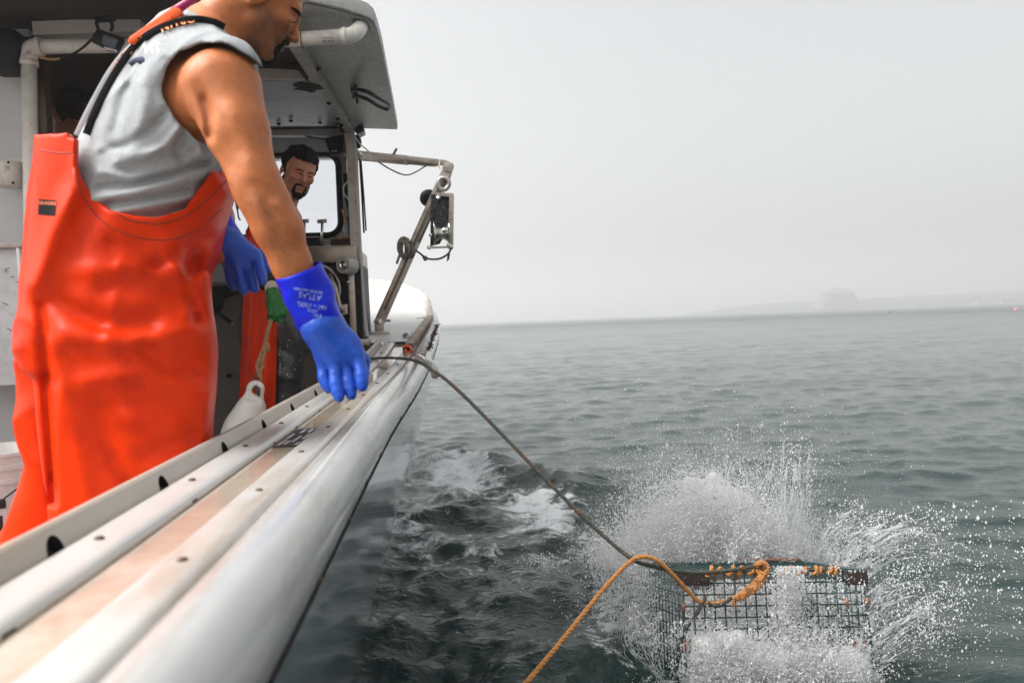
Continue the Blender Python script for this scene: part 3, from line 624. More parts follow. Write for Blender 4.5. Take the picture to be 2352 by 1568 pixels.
_fr = t.nodes.new('ShaderNodeFresnel'); _mx = t.nodes.new('ShaderNodeMixShader'); _om = t.nodes.new('ShaderNodeOutputMaterial')
t.links.new(_fr.outputs[0], _mx.inputs[0]); t.links.new(_tr.outputs[0], _mx.inputs[1]); t.links.new(_gl.outputs[0], _mx.inputs[2]); t.links.new(_mx.outputs[0], _om.inputs[0]); GLASS = gm
wa = at(508, 548, YF); wb = at(777, 352, YF)
holed((-3.15, -.60, .30, ZR-.01), [(wa.x, wb.x, wa.z, wb.z), (wa.x-.95, wa.x-.12, wa.z, wb.z)], 'windscreen_wall')
wp = MB(); wp.tube([at(536, 428, 5.42), at(541, 450, 5.42), at(548, 500, 5.42), at(552, 506, 5.42)], .006, 6); wp.tube([at(538, 430, 5.44), at(546, 480, 5.44)], .012, 6); wp.build('wiper', BPL, boat)
# port bulkhead, dark companionway
pa = at(78, 300, 3.12)
MB().box(((pa.x-3.2)/2, 3.14, 1.35), (pa.x+3.2, .05, 2.1)).build('port_bulkhead', WHT, boat)
pb = at(96, 300, 3.16); MB().box((pb.x, 3.17, 1.35), (.05, .05, 2.1)).build('door_post', mat('dark varnished post', (.055, .028, .014), .4, var=.3, vs_=30), boat)
pc, pd = at(60, 300, 3.95), at(430, 300, 3.95)
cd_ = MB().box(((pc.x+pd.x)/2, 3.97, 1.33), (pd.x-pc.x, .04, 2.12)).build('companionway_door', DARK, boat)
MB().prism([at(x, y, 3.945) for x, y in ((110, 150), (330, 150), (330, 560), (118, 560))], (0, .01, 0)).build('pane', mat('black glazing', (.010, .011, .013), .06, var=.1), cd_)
MB().bar(at(84, 100, 3.05)+Vector((0, 0, .045)), at(330, 90, 3.05)+Vector((0, 0, .045)), .05, .05).build('door_header', mat('cream beam', (.5, .47, .43)), boat)
# console bulkhead with the hauler's housing
q0 = at(676, 562, 4.50); q1 = at(816, 562, 4.50)
MB().prism([at(676, 566, 4.5), at(816, 562, 4.5), at(818, 602, 4.5), at(678, 604, 4.5)], (0, .7, 0)).build('console_top', mat('brushed tan steel', (.36, .31, .26), .34, .6, var=.12, vs_=5, stain=(.24, .13, .06), stain_amt=.5, ss=4), boat, bevel=.012)
MB().prism([at(680, 606, 4.56), at(826, 604, 4.56), at(836, 800, 4.56), at(684, 812, 4.56)], (0, .5, 0)).build('hauler_recess', BPL, boat)
MB().prism([at(798, 612, 4.50), at(812, 612, 4.50), at(820, 790, 4.50), at(804, 790, 4.50)], (0, .05, 0)).build('hauler_cheek', STEEL, boat, bevel=.008)
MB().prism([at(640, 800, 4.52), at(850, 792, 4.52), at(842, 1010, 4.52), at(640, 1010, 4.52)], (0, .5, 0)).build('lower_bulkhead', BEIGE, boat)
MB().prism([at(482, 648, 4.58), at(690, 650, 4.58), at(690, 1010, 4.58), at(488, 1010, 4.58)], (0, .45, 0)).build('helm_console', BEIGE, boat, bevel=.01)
MB().prism([at(640, 790, 4.44), at(848, 778, 4.44), at(848, 792, 4.44), at(640, 806, 4.44)], (0, .1, 0)).build('ledge', STEEL, boat, bevel=.004)
for x, y in ((526, 862), (724, 940), (700, 930)): MB().lathe(at(x, y, 4.51 if x > 600 else 4.575), (0, -1, 0), [(.014, 0), (.014, .006), (0, .012)], 10).build('bolt', BLK, boat, smooth=True)
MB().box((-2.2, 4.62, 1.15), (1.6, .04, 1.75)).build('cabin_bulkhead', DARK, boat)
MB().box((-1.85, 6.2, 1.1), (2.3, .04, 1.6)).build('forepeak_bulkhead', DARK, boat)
# hauler
hl = thing('pot_hauler', at(745, 760, 4.5), 'steel pot hauler with round plates set in the wheelhouse console', 'hauler')
MB().lathe(at(722, 664, 4.52), (.12, -1, .0), [(0, -.02), (.150, -.02), (.152, .012), (.140, .03), (.128, .016), (.06, .006), (.04, .03), (0, .035)], 36).build('sheave_plate', mat('worn sheave steel', (.30, .28, .25), .35, .8, var=.2, vs_=20), hl, smooth=True)
MB().lathe(at(722, 664, 4.50), (.12, -1, 0), [(0, 0), (.132, 0), (.128, .028), (.05, .036), (0, .036)], 36).build('hub', BPL, hl, smooth=True)
ro = MB().lathe(at(796, 610, 4.45), (-.55, -1, .05), [(0, -.06), (.043, -.06), (.046, -.03), (.044, 0), (.047, .012), (.047, .03), (.040, .036), (.030, .030), (0, .030)], 26).build('fairlead_roller', mat('grey nylon roller', (.40, .38, .35), .4, .3, var=.15), hl, smooth=True)
MB().lathe(at(796, 610, 4.45)+Vector((-.012, -.026, 0)), (-.55, -1, .05), [(.026, 0), (.026, .006), (.013, .010), (.013, .020), (0, .022)], 6).build('axle_nut', SHINY, ro)
arm_ = MB(); arm_.tube([at(756, 628, 4.44), at(770, 660, 4.44), at(780, 702, 4.44), at(790, 716, 4.44)], .012, 8); arm_.build('pot_arm', STEEL, hl, smooth=True)
MB().prism([at(783, 700, 4.44), at(797, 698, 4.44), at(798, 722, 4.44), at(784, 724, 4.44)], (0, .03, 0)).build('latch', STEEL, hl, bevel=.004)
MB().prism([at(772, 728, 4.45), at(784, 734, 4.45), at(790, 748, 4.45), at(786, 764, 4.45), at(772, 770, 4.45)], (0, .03, 0)).build('knife_plate', SHINY, hl, bevel=.004)
for x, y in ((800, 648), (806, 760), (790, 752), (798, 786)): MB().lathe(at(x, y, 4.49), (0, -1, 0), [(.012, 0), (.010, .008), (.004, .012), (0, .0125)], 12).build('bolt_head', SHINY, hl, smooth=True)
# --- controls and clutter round the helm
def tlever(px, lab):
    t = thing('engine_lever', at(px, 560, 4.62), lab, 'lever', 'T-handled engine levers')
    MB().tube([at(px, 560, 4.62), at(px+1, 510, 4.62)], .008, 8).build('stem', SHINY, t, smooth=True); MB().tube([at(px-10, 509, 4.62), at(px+11, 507, 4.62)], .011, 8).build('handle', STEEL, t, smooth=True)
tlever(739, 'chrome T-handled engine lever nearest the wheelhouse post'); tlever(698, 'chrome T-handled engine lever half hidden behind the bare forearm')
gi = thing('instrument_pod', at(715, 561, 4.66), 'low black instrument box on the wheelhouse console', 'instrument'); MB().prism([at(694, 546, 4.66), at(733, 545, 4.66), at(737, 562, 4.66), at(694, 563, 4.66)], (0, .14, 0)).build('case', BPL, gi, bevel=.006); MB().bar(at(694, 545, 4.65), at(734, 544, 4.65), .01, .006).build('trim', SHINY, gi)
sh_ = thing('rusty_tray', at(784, 560, 4.64), 'rust-brown tray on the console beside the wheelhouse post', 'tray'); MB().prism([at(759, 551, 4.64), at(766, 545, 4.64), at(809, 545, 4.64), at(810, 563, 4.64), at(758, 563, 4.64)], (0, .2, 0)).build('box', mat('dark rusted iron', (.045, .026, .018), .8, var=.5, vs_=30), sh_); MB().prism([at(762, 546, 4.635), at(809, 543, 4.635), at(809, 547, 4.635), at(762, 550, 4.635)], (0, .1, 0)).build('rim', RUST, sh_)
pn = thing('pen_cup', at(800, 546, 4.66), 'cup of pens standing against the wheelhouse side', 'cup'); MB().lathe(at(801, 546, 4.68), (0, 0, 1), [(.03, 0), (.03, .075), (.027, .075), (.026, .005)], 14).build('cup', mat('clear plastic cup', (.5, .5, .48), .3), pn, smooth=True)
for (x0, y0, x1, y1, c, nm) in ((803, 535, 786, 481, (.75, .42, .05), 'pencil'), (806, 535, 797, 498, (.4, .02, .02), 'red_pen'), (808, 535, 803, 490, (.02, .05, .2), 'blue_pen')):
    MB().tube([at(x0, y0, 4.68), at(x1, y1, 4.66)], .005, 6).build(nm, mat(nm, c, .4), pn)
rd = thing('radio_handset', at(795, 474, 4.60), 'black radio handset clipped inside the wheelhouse post', 'radio')
MB().prism([at(787, 398, 4.64), at(802, 398, 4.64), at(804, 438, 4.64), at(806, 476, 4.64), at(797, 482, 4.64), at(789, 445, 4.64)], (0, .04, 0)).build('body', BPL, rd, bevel=.006)
MB().tube(catmull([at(800, 415, 4.61), at(790, 428, 4.60), at(790, 445, 4.60), at(800, 458, 4.61), at(803, 470, 4.62)], 6), .004, 6).build('cord', mat('pale wire', (.6, .6, .58), .4), rd)
MB().tube(catmull([at(801, 470, 4.63), at(802, 510, 4.63), at(804, 540, 4.63)], 6), .008, 6).build('cable', BPL, rd)
sp_ = thing('loudspeaker', at(765, 312, 4.66), 'black box loudspeaker hung under the wheelhouse header', 'speaker')
MB().prism([at(743, 316, 4.64), at(789, 308, 4.64), at(787, 345, 4.64), at(778, 352, 4.64), at(758, 354, 4.64), at(754, 346, 4.64)], (0, .09, 0)).build('case', BPL, sp_, bevel=.012)
marks_mb(at(768, 347, 4.632), CR, CU, .03, .012, 1, 4).build('badge', mat('white print', (.7, .7, .7), .5), sp_)
MB().tube(catmull([at(750, 322, 4.68), at(735, 318, 4.7), at(718, 316, 4.7), at(700, 312, 4.7)], 6), .005, 6).build('wire', BPL, sp_)
xl = thing('work_light', at(812, 296, 4.66), 'navy work light clamped under the outboard corner of the roof', 'light')
MB().prism([at(811, 296, 4.62), at(830, 281, 4.62), at(838, 300, 4.62), at(822, 309, 4.62)], (0, .08, 0)).build('housing', mat('navy lamp shell', (.012, .018, .035), .35), xl, bevel=.008)
MB().prism([at(821, 308, 4.605), at(838, 300, 4.605), at(837, 304, 4.605), at(823, 311, 4.605)], (0, .07, 0)).build('lens', mat('pale lamp lens', (.5, .55, .6), .15), xl)
MB().tube([at(803, 296, 4.64), at(812, 292, 4.64)], .012, 8).build('clamp', BPL, xl)
hn = thing('round_horn', at(815, 330, 4.66), 'round black horn on the outside of the wheelhouse post', 'horn')
MB().lathe(at(812, 326, 4.68), (1, -.2, -.05), [(0, -.02), (.035, -.02), (.040, .02), (.037, .035), (.02, .042), (0, .044)], 20).build('shell', BPL, hn, smooth=True); MB().box(at(806, 326, 4.70), (.03, .04, .05)).build('bracket', STEEL, hn)
MB().tube(catmull([at(806, 296, 4.6), at(812, 308, 4.58), at(826, 330, 4.62), at(838, 340, 4.7), at(848, 349, 4.8)], 6), .004, 6).build('cable', mat('pale wire', (.6, .6, .58)), hn)
# --- drain pipe under the overhang, grab rails, bolts
PVC = mat('dirty white pvc', (.68, .645, .59), .35, var=.06, vs_=20, stain=(.36, .27, .19), stain_amt=.55, ss=18)
PRT = mat('black print', (.02, .02, .022), .7)
dpz = thing('drain_pipe', at(735, 88, 2.98), 'white plastic drain pipe with a bent end under the roof overhang', 'pipe')
pp = [at(640, 93, 2.98), at(796, 83, 2.97)]; MB().tube(pp, .0255, 18).build('pipe', PVC, dpz, smooth=True)
e1 = at(796, 83, 2.97); MB().tube(catmull([e1-(pp[1]-pp[0]).normalized()*.02, e1, at(808, 81, 2.98), at(818, 74, 3.0), atz(826, 64, 2.375), atz(830, 58, 2.42)], 6), .029, 18).build('elbow', PVC, dpz, smooth=True)
MB().tube([at(692, 90, 2.98), at(695, 90, 2.98)], .034, 18).build('flange', mat('rusted edge', (.3, .155, .07)), dpz, smooth=True)
MB().tube([at(788, 83.6, 2.97), at(796, 83, 2.97)], .032, 18).build('collar', PVC, dpz, smooth=True)
for k in range(12):
    if k in (4, 9): continue
    x = 741+k*2.1; MB().add([at(x, 92, 2.938), at(x+1.2, 92, 2.938), at(x+1.2, 97, 2.938), at(x, 97, 2.938)], [(0, 1, 2, 3)]).build('barcode_stripe', PRT, dpz)
marks_mb(at(753, 87, 2.938), CR, CU, .04, .008, 1, 9).build('pipe_print', PRT, dpz)
gr = thing('grab_rail', atz(830, 215, 2.38), 'long black loop rail bolted under the roof overhang', 'grab rail')
MB().tube(catmull([atz(809, 206, 2.385), atz(825, 207, 2.35), atz(846, 212, 2.33), atz(870, 226, 2.32), atz(891, 238, 2.32), atz(894, 246, 2.32), atz(889, 251, 2.32), atz(868, 243, 2.32), atz(845, 229, 2.33), atz(827, 223, 2.35), atz(812, 223, 2.385)], 6), .010, 8).build('rail', mat('black tube', (.025, .022, .02), .35, .4, var=.3), gr, smooth=True)
for x, y in ((817, 210), (820, 228)): MB().lathe(atz(x, y, 2.36), (0, 0, -1), [(.006, -.03), (.006, .02), (0, .024)], 8).build('bolt', BPL, gr, smooth=True)
for x, y in ((729, 158), (730, 180), (795, 277), (797, 295)):
    bt = MB(); bt.tube([atz(x, y, 2.372), atz(x+8, y-.5, 2.372)], .006, 6); bt.lathe(atz(x, y, 2.372), (1, 0, 0), [(.013, -.004), (.013, .005), (0, .006)], 6); bt.build('through_bolt', BPL, boat)
rs_ = MB(); rs_.tube([atz(729, 152, 2.391), atz(729.5, 183, 2.391)], .004, 5); rs_.build('rust_streak', RUST, boat)
# --- pvc frame, cup holder, cabinet, display on the port side
YP = 3.0
pf = thing('pipe_frame', at(62, 460, YP), 'white plastic pipe frame with an elbow against the port bulkhead', 'pipe')
MB().tube([at(66, 142, YP), at(72, 470, YP), at(78, 900, YP)], .0255, 18).build('upright', PVC, pf, smooth=True)
MB().tube([at(84, 108, YP), at(330, 104, YP)], .0255, 18).build('crossbar', PVC, pf, smooth=True)
MB().tube(catmull([at(64, 150, YP), at(64, 138, YP), at(66, 122, YP), at(74, 112, YP), at(88, 108, YP), at(96, 108, YP)], 5), .031, 18).build('elbow', PVC, pf, smooth=True)
MB().tube([at(64, 139, YP), at(64.2, 152, YP)], .034, 18).build('collar', PVC, pf, smooth=True); MB().tube([at(86, 108, YP), at(97, 107.8, YP)], .034, 18).build('collar', PVC, pf, smooth=True)
marks_mb(at(63, 122, YP-.033), (CR+CU*.7), (CU-CR*.7), .035, .016, 2, 5).build('elbow_print', PRT, pf)
ch = thing('cup_holder', at(28, 428, 3.05), 'grubby white cup holder screwed to the port bulkhead', 'cup holder')
MB().prism([at(8, 362, 3.10), at(52, 362, 3.10), at(54, 428, 3.10), at(10, 430, 3.10)], (0, .012, 0)).build('back_plate', PVC, ch, bevel=.004)
cc = at(14, 400, 3.03); MB().lathe(cc, (0, 0, 1), [(.02, -.05), (.046, -.042), (.054, -.01), (.056, .040), (.052, .042), (.050, -.01), (.04, -.035), (0, -.036)], 24).build('cup', PVC, ch, smooth=True)
for x, y in ((19, 373), (30, 420)): MB().lathe(at(x, y, 2.975), (0, -1, 0), [(.005, 0), (.003, .003), (0, .0032)], 8).build('screw', BPL, ch)
marks_mb(at(17, 386, 2.968), CR, CU, .02, .016, 3, 4).build('print', PRT, ch)
cb = thing('grey_cabinet', at(20, 885, 2.9), 'scratched pale grey cabinet fixed at the left edge of the photo', 'cabinet')
c0, c1 = at(53, 566, 2.86), at(53, 884, 2.86)
MB().box((c0.x-.45, 3.0, (c0.z+c1.z)/2), (.9, .28, c0.z-c1.z)).build('body', mat('scratched grey paint', (.47, .475, .48), .45, var=.10, vs_=4, stain=(.2, .2, .2), stain_amt=.35, ss=22), cb, bevel=.008)
MB().tube([(c0.x-.9, 2.85, c0.z+.004), (c0.x+.004, 2.85, c0.z+.004)], .009, 8).build('rim', PVC, cb, smooth=True)
MB().tube([(c0.x-.012, 2.853, c0.z), (c0.x-.006, 2.853, lerp(c0.z, c1.z, .4))], .007, 8).build('corner_bead', mat('pale sealant', (.62, .61, .58), .6), cb, smooth=True)
MB().box((c0.x-.2, 3.22, .62), (.9, .06, .66)).build('kick_panel', BPL, cb)
pr_ = random.Random(4)
for k in range(9):
    x, y = pr_.uniform(2, 46), pr_.uniform(590, 850); MB().tube([at(x, y, 2.858), at(x+pr_.uniform(4, 14), y+pr_.uniform(-3, 8), 2.858)], .0011, 4).build('scratch', PRT, cb)
dv = thing('chart_display', at(245, 55, 2.85), 'small black display hung from a bracket on the wheelhouse ceiling', 'display')
MB().prism([at(222, 66, 2.85), at(279, 87, 2.85), at(278, 100, 2.85), at(266, 121, 2.85), at(248, 118, 2.85), at(208, 96, 2.85), at(211, 82, 2.85)], (0, .035, .01)).build('case', BPL, dv, bevel=.006)
MB().prism([at(238, 80, 2.846), at(272, 92, 2.846), at(263, 114, 2.846), at(234, 101, 2.846)], (0, .004, 0)).build('screen', mat('dead screen', (.012, .016, .024), .12), dv)
text_mb('GARMIN', .0125, at(254, 114, 2.843), CR*-.93+CU*.28, CU*-.93-CR*.28, bold=.0003).build('badge', mat('white print', (.7, .7, .7)), dv)
br = MB(); br.tube(catmull([at(226, 68, 2.86), at(222, 52, 2.86), at(236, 46, 2.86), at(254, 50, 2.86), at(258, 62, 2.86), at(254, 72, 2.86)], 5), .006, 6); br.bar(at(220, 45, 2.87), at(262, 42, 2.87), .03, .012); br.build('bracket', BPL, dv)
MB().tube(catmull([at(210, 92, 2.86), at(190, 110, 2.92), at(165, 126, 2.95), at(145, 133, 2.95), at(138, 135, 2.95)], 6), .0045, 6).build('cable', BPL, dv)
MB().tube(catmull([at(138, 135, 2.95), at(125, 137, 2.95), at(110, 136, 2.95), at(90, 132, 2.95)], 6), .0045, 6).build('taped_splice', mat('yellow tape', (.32, .18, .05), .5), dv)
bb = thing('black_bracket', at(62, 98, 3.02), 'black mounting bracket above the pipe elbow', 'bracket'); MB().prism([at(46, 86, 3.03), at(92, 84, 3.03), at(90, 94, 3.03), at(66, 98, 3.03), at(64, 106, 3.03), at(46, 108, 3.03)], (0, .05, 0)).build('plate', BPL, bb)
bs_ = thing('ceiling_speaker', at(10, 60, 2.95), 'black box fixed under the ceiling at the top left corner', 'box'); MB().prism([at(-40, 60, 2.95), at(30, 62, 2.95), at(44, 100, 2.95), at(34, 158, 2.95), at(-40, 158, 2.95)], (0, .12, 0)).build('case', BPL, bs_, bevel=.02)
# bucket on a black tote
bk = at(-10, 1030, 2.55); zb = bk.z-.375
tt_ = thing('fish_tote', (bk.x-.05, bk.y+.05, DECK), 'black plastic tote under the white bucket', 'tote')
MB().box((bk.x-.05, bk.y+.05, (zb+DECK)/2), (.75, .5, zb-DECK-.004)).build('tub', BPL, tt_, bevel=.02); MB().box((bk.x-.05, bk.y+.05, zb-.045), (.79, .54, .03)).build('rim', BPL, tt_, bevel=.006)
bu = thing('plastic_bucket', (bk.x, bk.y, zb), 'white plastic bucket with a black warning label behind the orange trousers', 'bucket')
BW = mat('white bucket plastic', (.72, .71, .69), .4, var=.04, stain=(.5, .45, .4), stain_amt=.3)
MB().lathe((bk.x, bk.y, zb), (0, 0, 1), [(.128, 0), (.130, .005), (.145, .285), (.151, .285), (.151, .297), (.146, .298), (.147, .325), (.153, .326), (.153, .338), (.148, .340), (.150, .362), (.156, .364), (.156, .375), (.149, .375), (.146, .29), (.13, .012), (0, .012)], 40).build('body', BW, bu, smooth=False)
def cyl(px0, px1, z0, z1, r, nm, m):                     # a patch printed on the bucket
    a0, a1 = px0, px1; rows = [[(bk.x+(r+.0025)*math.sin(a), bk.y-(r+.0025)*math.cos(a), z) for a in np.linspace(a0, a1, 14)] for z in (z0, z1)]; return MB().sheet(rows).build(nm, m, bu)
LABK = mat('label black', (.02, .02, .022), .5); LABW = mat('label white', (.75, .74, .72), .5)
cyl(-.55, .62, zb+.215, zb+.250, .1405, 'warning_band', LABK)
cyl(-.55, .62, zb+.03, zb+.208, .139, 'warning_panel', LABW)
def btext(s, z, size, a_c, m, r): 
    mb = text_mb(s, size, (0, 0, 0), (1, 0, 0), (0, 1, 0), bold=.0004); mb.v = [(bk.x+(r+.0042)*math.sin(a_c+x/r), bk.y-(r+.0042)*math.cos(a_c+x/r), z+y) for x, y, q in mb.v]; return mb.build('label_text', m, bu)
btext('AVERTISSEMENT', zb+.241, .0125, .06, LABW, .141); btext('WARNING', zb+.225, .017, .12, LABW, .1405)
cyl(.05, .55, zb+.10, zb+.195, .1405, 'pictogram', LABK)
for k in range(6): cyl(-.5, .55, zb+.04+k*.009, zb+.0435+k*.009, .1400, 'fine_print', LABK)
MB().tube(catmull([(bk.x+.152, bk.y-.03, zb+.33), (bk.x+.12, bk.y-.13, zb+.27), (bk.x, bk.y-.175, zb+.20), (bk.x-.12, bk.y-.13, zb+.27), (bk.x-.152, bk.y-.03, zb+.33)], 8), .0026, 6).build('wire_handle', BPL, bu)
# ------------------------------------------------------------------ people
SKIN = mat('tanned skin', (1, 1, 1), .46, var=.13, vs_=46, attr='Col', sss=.10, spec=.34, rvar=.14, bump=.10, bs=240, stain=(.30, .085, .03), stain_amt=.28, ss=26)
HAIR = mat('dark brown hair', (.012, .008, .006), .7, var=.5, vs_=160, bump=.6, bs=500, spec=.12)
ORNG = mat('orange oilskin', (.67, .033, .0006), .31, var=.10, vs_=9, stain=(.36, .012, .0006), stain_amt=.6, ss=8, coat=.0, spec=.13, bump=.05, bs=60)
SEAMO = mat('dark orange seam', (.28, .025, .006), .6)
BLUE = mat('blue rubber cuff', (.003, .018, .60), .36, var=.08, vs_=14, spec=.3, bump=.04, bs=40)
BLUE2 = mat('dipped blue rubber', (.006, .072, .48), .36, var=.14, vs_=18, bump=.22, bs=120, stain=(.02, .06, .30), stain_amt=.5, ss=9)
STRAP = mat('black webbing', (.010, .010, .011), .8, var=.2, vs_=200, spec=.1)
def nrm(v): return Vector(v).normalized()
def frame(F, U):
    F = nrm(F); S = Vector(U).cross(F).normalized(); return F, S, F.cross(S)
def head_sdf(O, F, U, sc=1., beard=False, ear=True):
    F, S, U = frame(F, U); M = np.array([F, S, U], dtype=np.float32).T; o = V3(O)
    def loc(P): return (((P-o)@M)/sc).astype(np.float32)
    def base(Q):
        A = np.abs(Q[:, 1]); Qm = Q.copy(); Qm[:, 1] = A
        d = ell(Q, (-.006, 0, .050), (.099, .076, .083)); d = smin(d, ell(Q, (.036, 0, -.012), (.060, .060, .082)), .03)
        d = smin(d, rc(Qm, (.008, .050, -.052), (.072, .020, -.088), .021, .017), .022); d = smin(d, ell(Q, (.082, 0, -.087), (.019, .024, .018)), .018)
        d = smin(d, ell(Qm, (.064, .042, -.006), (.024, .022, .019)), .018); d = smin(d, rc(Qm, (.091, 0, .034), (.080, .040, .036), .0125, .010), .016)
        d = smax(d, -ell(Qm, (.104, .033, .015), (.020, .021, .012)), .012)
        d = smin(d, ell(Qm, (.079, .0315, .013), (.0145, .0155, .0125)), .004)                      # lids
        d = smin(d, rc(Q, (.094, 0, .028), (.116, 0, -.012), .0075, .0115), .010); d = smin(d, ell(Qm, (.106, .0125, -.019), (.010, .0075, .0075)), .006)
        d = smax(d, -ell(Qm, (.110, .0068, -.028), (.006, .0035, .005)), .003)
        d = smin(d, ell(Q, (.086, 0, -.050), (.016, .030, .022)), .012)
        d = smin(d, ell(Q, (.0985, 0, -.0435), (.009, .022, .0055)), .005); d = smin(d, ell(Q, (.0965, 0, -.0555), (.009, .019, .0062)), .005)
        d = smax(d, -ell(Q, (.106, 0, -.0490), (.012, .022, .0013)), .003)
        return d
    def full(P):
        Q = loc(P); d = base(Q); Qm = Q.copy(); Qm[:, 1] = np.abs(Q[:, 1])
        if ear:
            R = Matrix.Rotation(RAD(14), 3, 'Y'); e = ell(Qm, (-.010, .077, .001), (.018, .0085, .031), np.array(R)); e = smax(e, -ell(Qm, (-.006, .087, .003), (.0095, .006, .019), np.array(R)), .004)
            d = smin(d, e, .006)
        return d*sc
    return full, loc, base
def skin_col(loc, tone, stub=.45, o=None):
    tone = np.array(tone)
    def f(P):
        Q = loc(P); c = np.repeat(tone[None], len(P), 0)*(1+.10*vnoise(P, 30, 3)[:, None]*np.array([.6, 1, 1]))
        if stub:
            s = np.exp(-(np.maximum(0, np.maximum(Q[:, 2]+.022, -Q[:, 2]-.12))/.014)**2)*np.clip((Q[:, 0]+.012)/.03, 0, 1)*(Q[:, 2] < .06)*(np.linalg.norm(Q, axis=1) < .145)
            s *= (.75+.25*vnoise(P, 160, 8)); c = c*(1-stub*s[:, None]) + stub*s[:, None]*np.array([.10, .055, .038])
        lip = np.exp(-((Q[:, 0]-.101)/.012)**2-(Q[:, 1]/.021)**2-((Q[:, 2]+.0495)/.010)**2); c = c*(1-.55*lip[:, None])+.55*lip[:, None]*np.array([.42, .13, .10])
        r = np.exp(-(np.linalg.norm(np.abs(Q)-np.array([.07, .040, .010]), axis=1)/.024)**2)*(np.abs(Q[:, 2]) < .05); c = c*(1+r[:, None]*np.array([.06, -.16, -.2]))
        return np.clip(c, 0.005, 1)
    return f
def box_of(pts, m): 
    a = np.array([tuple(p) for p in pts]); return a.min(0)-m, a.max(0)+m
def hair_part(parent, head, region, off, O, name='hair', h=.003, nz=.002, m=None, sc=130):
    fn, loc, base = head
    def f(P): 
        Q = loc(P); return np.maximum(base(Q)-off+nz*vnoise(P, sc, 4)+nz*.8*vnoise(P*np.array([1, 1, .3], np.float32), sc*2.2, 9), region(Q))
    return solid(name, f, np.array(O)-.17, np.array(O)+.17, h, m or HAIR, parent, 1)
def ribbon(path, width, m, parent, name, bvh=None, fallback=None, lift=.004, wdir=None, thick=.002, hold=None):
    """a flat strap following a path drawn over a body; path holds places (x, y, Y)"""
    pts = catmull([Vector(p) for p in path], 8); P3 = []; last = hold
    for p in pts:
        d = ray(p.x, p.y).normalized(); q = at(p.x, p.y, p.z)
        if bvh:
            hit = bvh.ray_cast(CP, d)
            if hit[0] is not None and (last is None or abs(hit[0].y-last) < .12): q = hit[0]-d*lift; last = q.y
            else: q = at(p.x, p.y, last if last else p.z)
        P3.append(q)
    P3 = [(P3[max(0, i-1)]+P3[i]*2+P3[min(len(P3)-1, i+1)])/4 for i in range(len(P3))]
    L_, R_ = [], []
    for i, q in enumerate(P3):
        t = (P3[min(i+1, len(P3)-1)]-P3[max(i-1, 0)]).normalized(); vd = (q-CP).normalized(); s = t.cross(vd).normalized()*width/2; L_.append(q+s); R_.append(q-s)
    return MB().sheet([L_, R_]).build(name, m, parent, smooth=True, solid=thick), P3
def proj_tube(path, r, bvh, m, parent, name, Yf, lift=0.):
    out = []
    for p in catmull([Vector((x, y, 0)) for x, y in path], 8):
        d = ray(p.x, p.y).normalized(); h = bvh.ray_cast(CP, d)
        if h[0] is not None: out.append(h[0]-d*lift)
    return MB().tube(out, r, 5).build(name, m, parent, smooth=True)

# ================= the man at the rail
A = at
m1 = thing('person', (A(280, 700, 1.86).x, 1.86, DECK), 'person in orange bib trousers and sleeveless grey shirt leaning over the rail', 'person')
BF = Vector((math.cos(RAD(20)), math.sin(RAD(20)), 0)); BR = Vector((math.sin(RAD(20)), -math.cos(RAD(20)), 0))
SDir = nrm(A(470, 180, 1.86)-A(300, 540, 1.86)); Lr = nrm(BR-SDir*BR.dot(SDir)); Fb = Lr.cross(SDir)*-1
Fb = Fb if Fb.x > 0 else -Fb
RB = np.array([Fb, Lr, SDir]).T
TO = dict(chest=A(392, 285, 1.86), belly=A(318, 470, 1.86), hip=A(275, 700, 1.86), up=A(448, 170, 1.85))
SN, SF_ = A(492, 196, 1.675), A(500, 205, 2.035)
def torso(P, g=0.):
    d = ell(P, TO['chest'], (.128+g, .185+g, .235+g), RB); d = smin(d, ell(P, TO['belly'], (.138+g, .172+g, .21+g), RB), .06)
    d = smin(d, ell(P, TO['hip'], (.13+g, .165+g, .2+g)), .06); d = smin(d, rc(P, SN+Vector((-.03, .03, .0)), SF_+Vector((-.03, -.03, 0)), .068+g, .068+g), .07)
    return smin(d, ell(P, TO['up'], (.095+g, .15+g, .12+g), RB), .05)
arm_n = [A(510, 206, 1.655), A(544, 300, 1.625), A(588, 420, 1.605), A(602, 455, 1.605), A(642, 530, 1.62), A(669, 605, 1.635), A(693, 668, 1.645)]
arm_nr = [.080, .0600, .0455, .0425, .0440, .0375, .034]
arm_f = [A(500, 210, 2.05), A(486, 330, 2.10), A(478, 430, 2.10), A(492, 500, 2.03), A(512, 575, 1.98)]; arm_fr = [.066, .055, .045, .044, .034]
HO = A(587, 10, 1.835); HF = CR*math.cos(RAD(31))-CU*math.sin(RAD(31))+CF*.62; HU = CU*math.cos(RAD(31))+CR*math.sin(RAD(31))+CF*.15
hd1 = head_sdf(HO, HF, HU, .92)
NB, NT = A(468, 118, 1.855), HO+nrm(HF)*-.025+nrm(HU)*-.035
def neck1(P): return smin(rc(P, NB, NT, .075, .060), rc(P, A(505, 120, 1.80), NT+nrm(HF)*.02, .03, .03), .03)
def head1(P): return smin(hd1[0](P), neck1(P), .022)
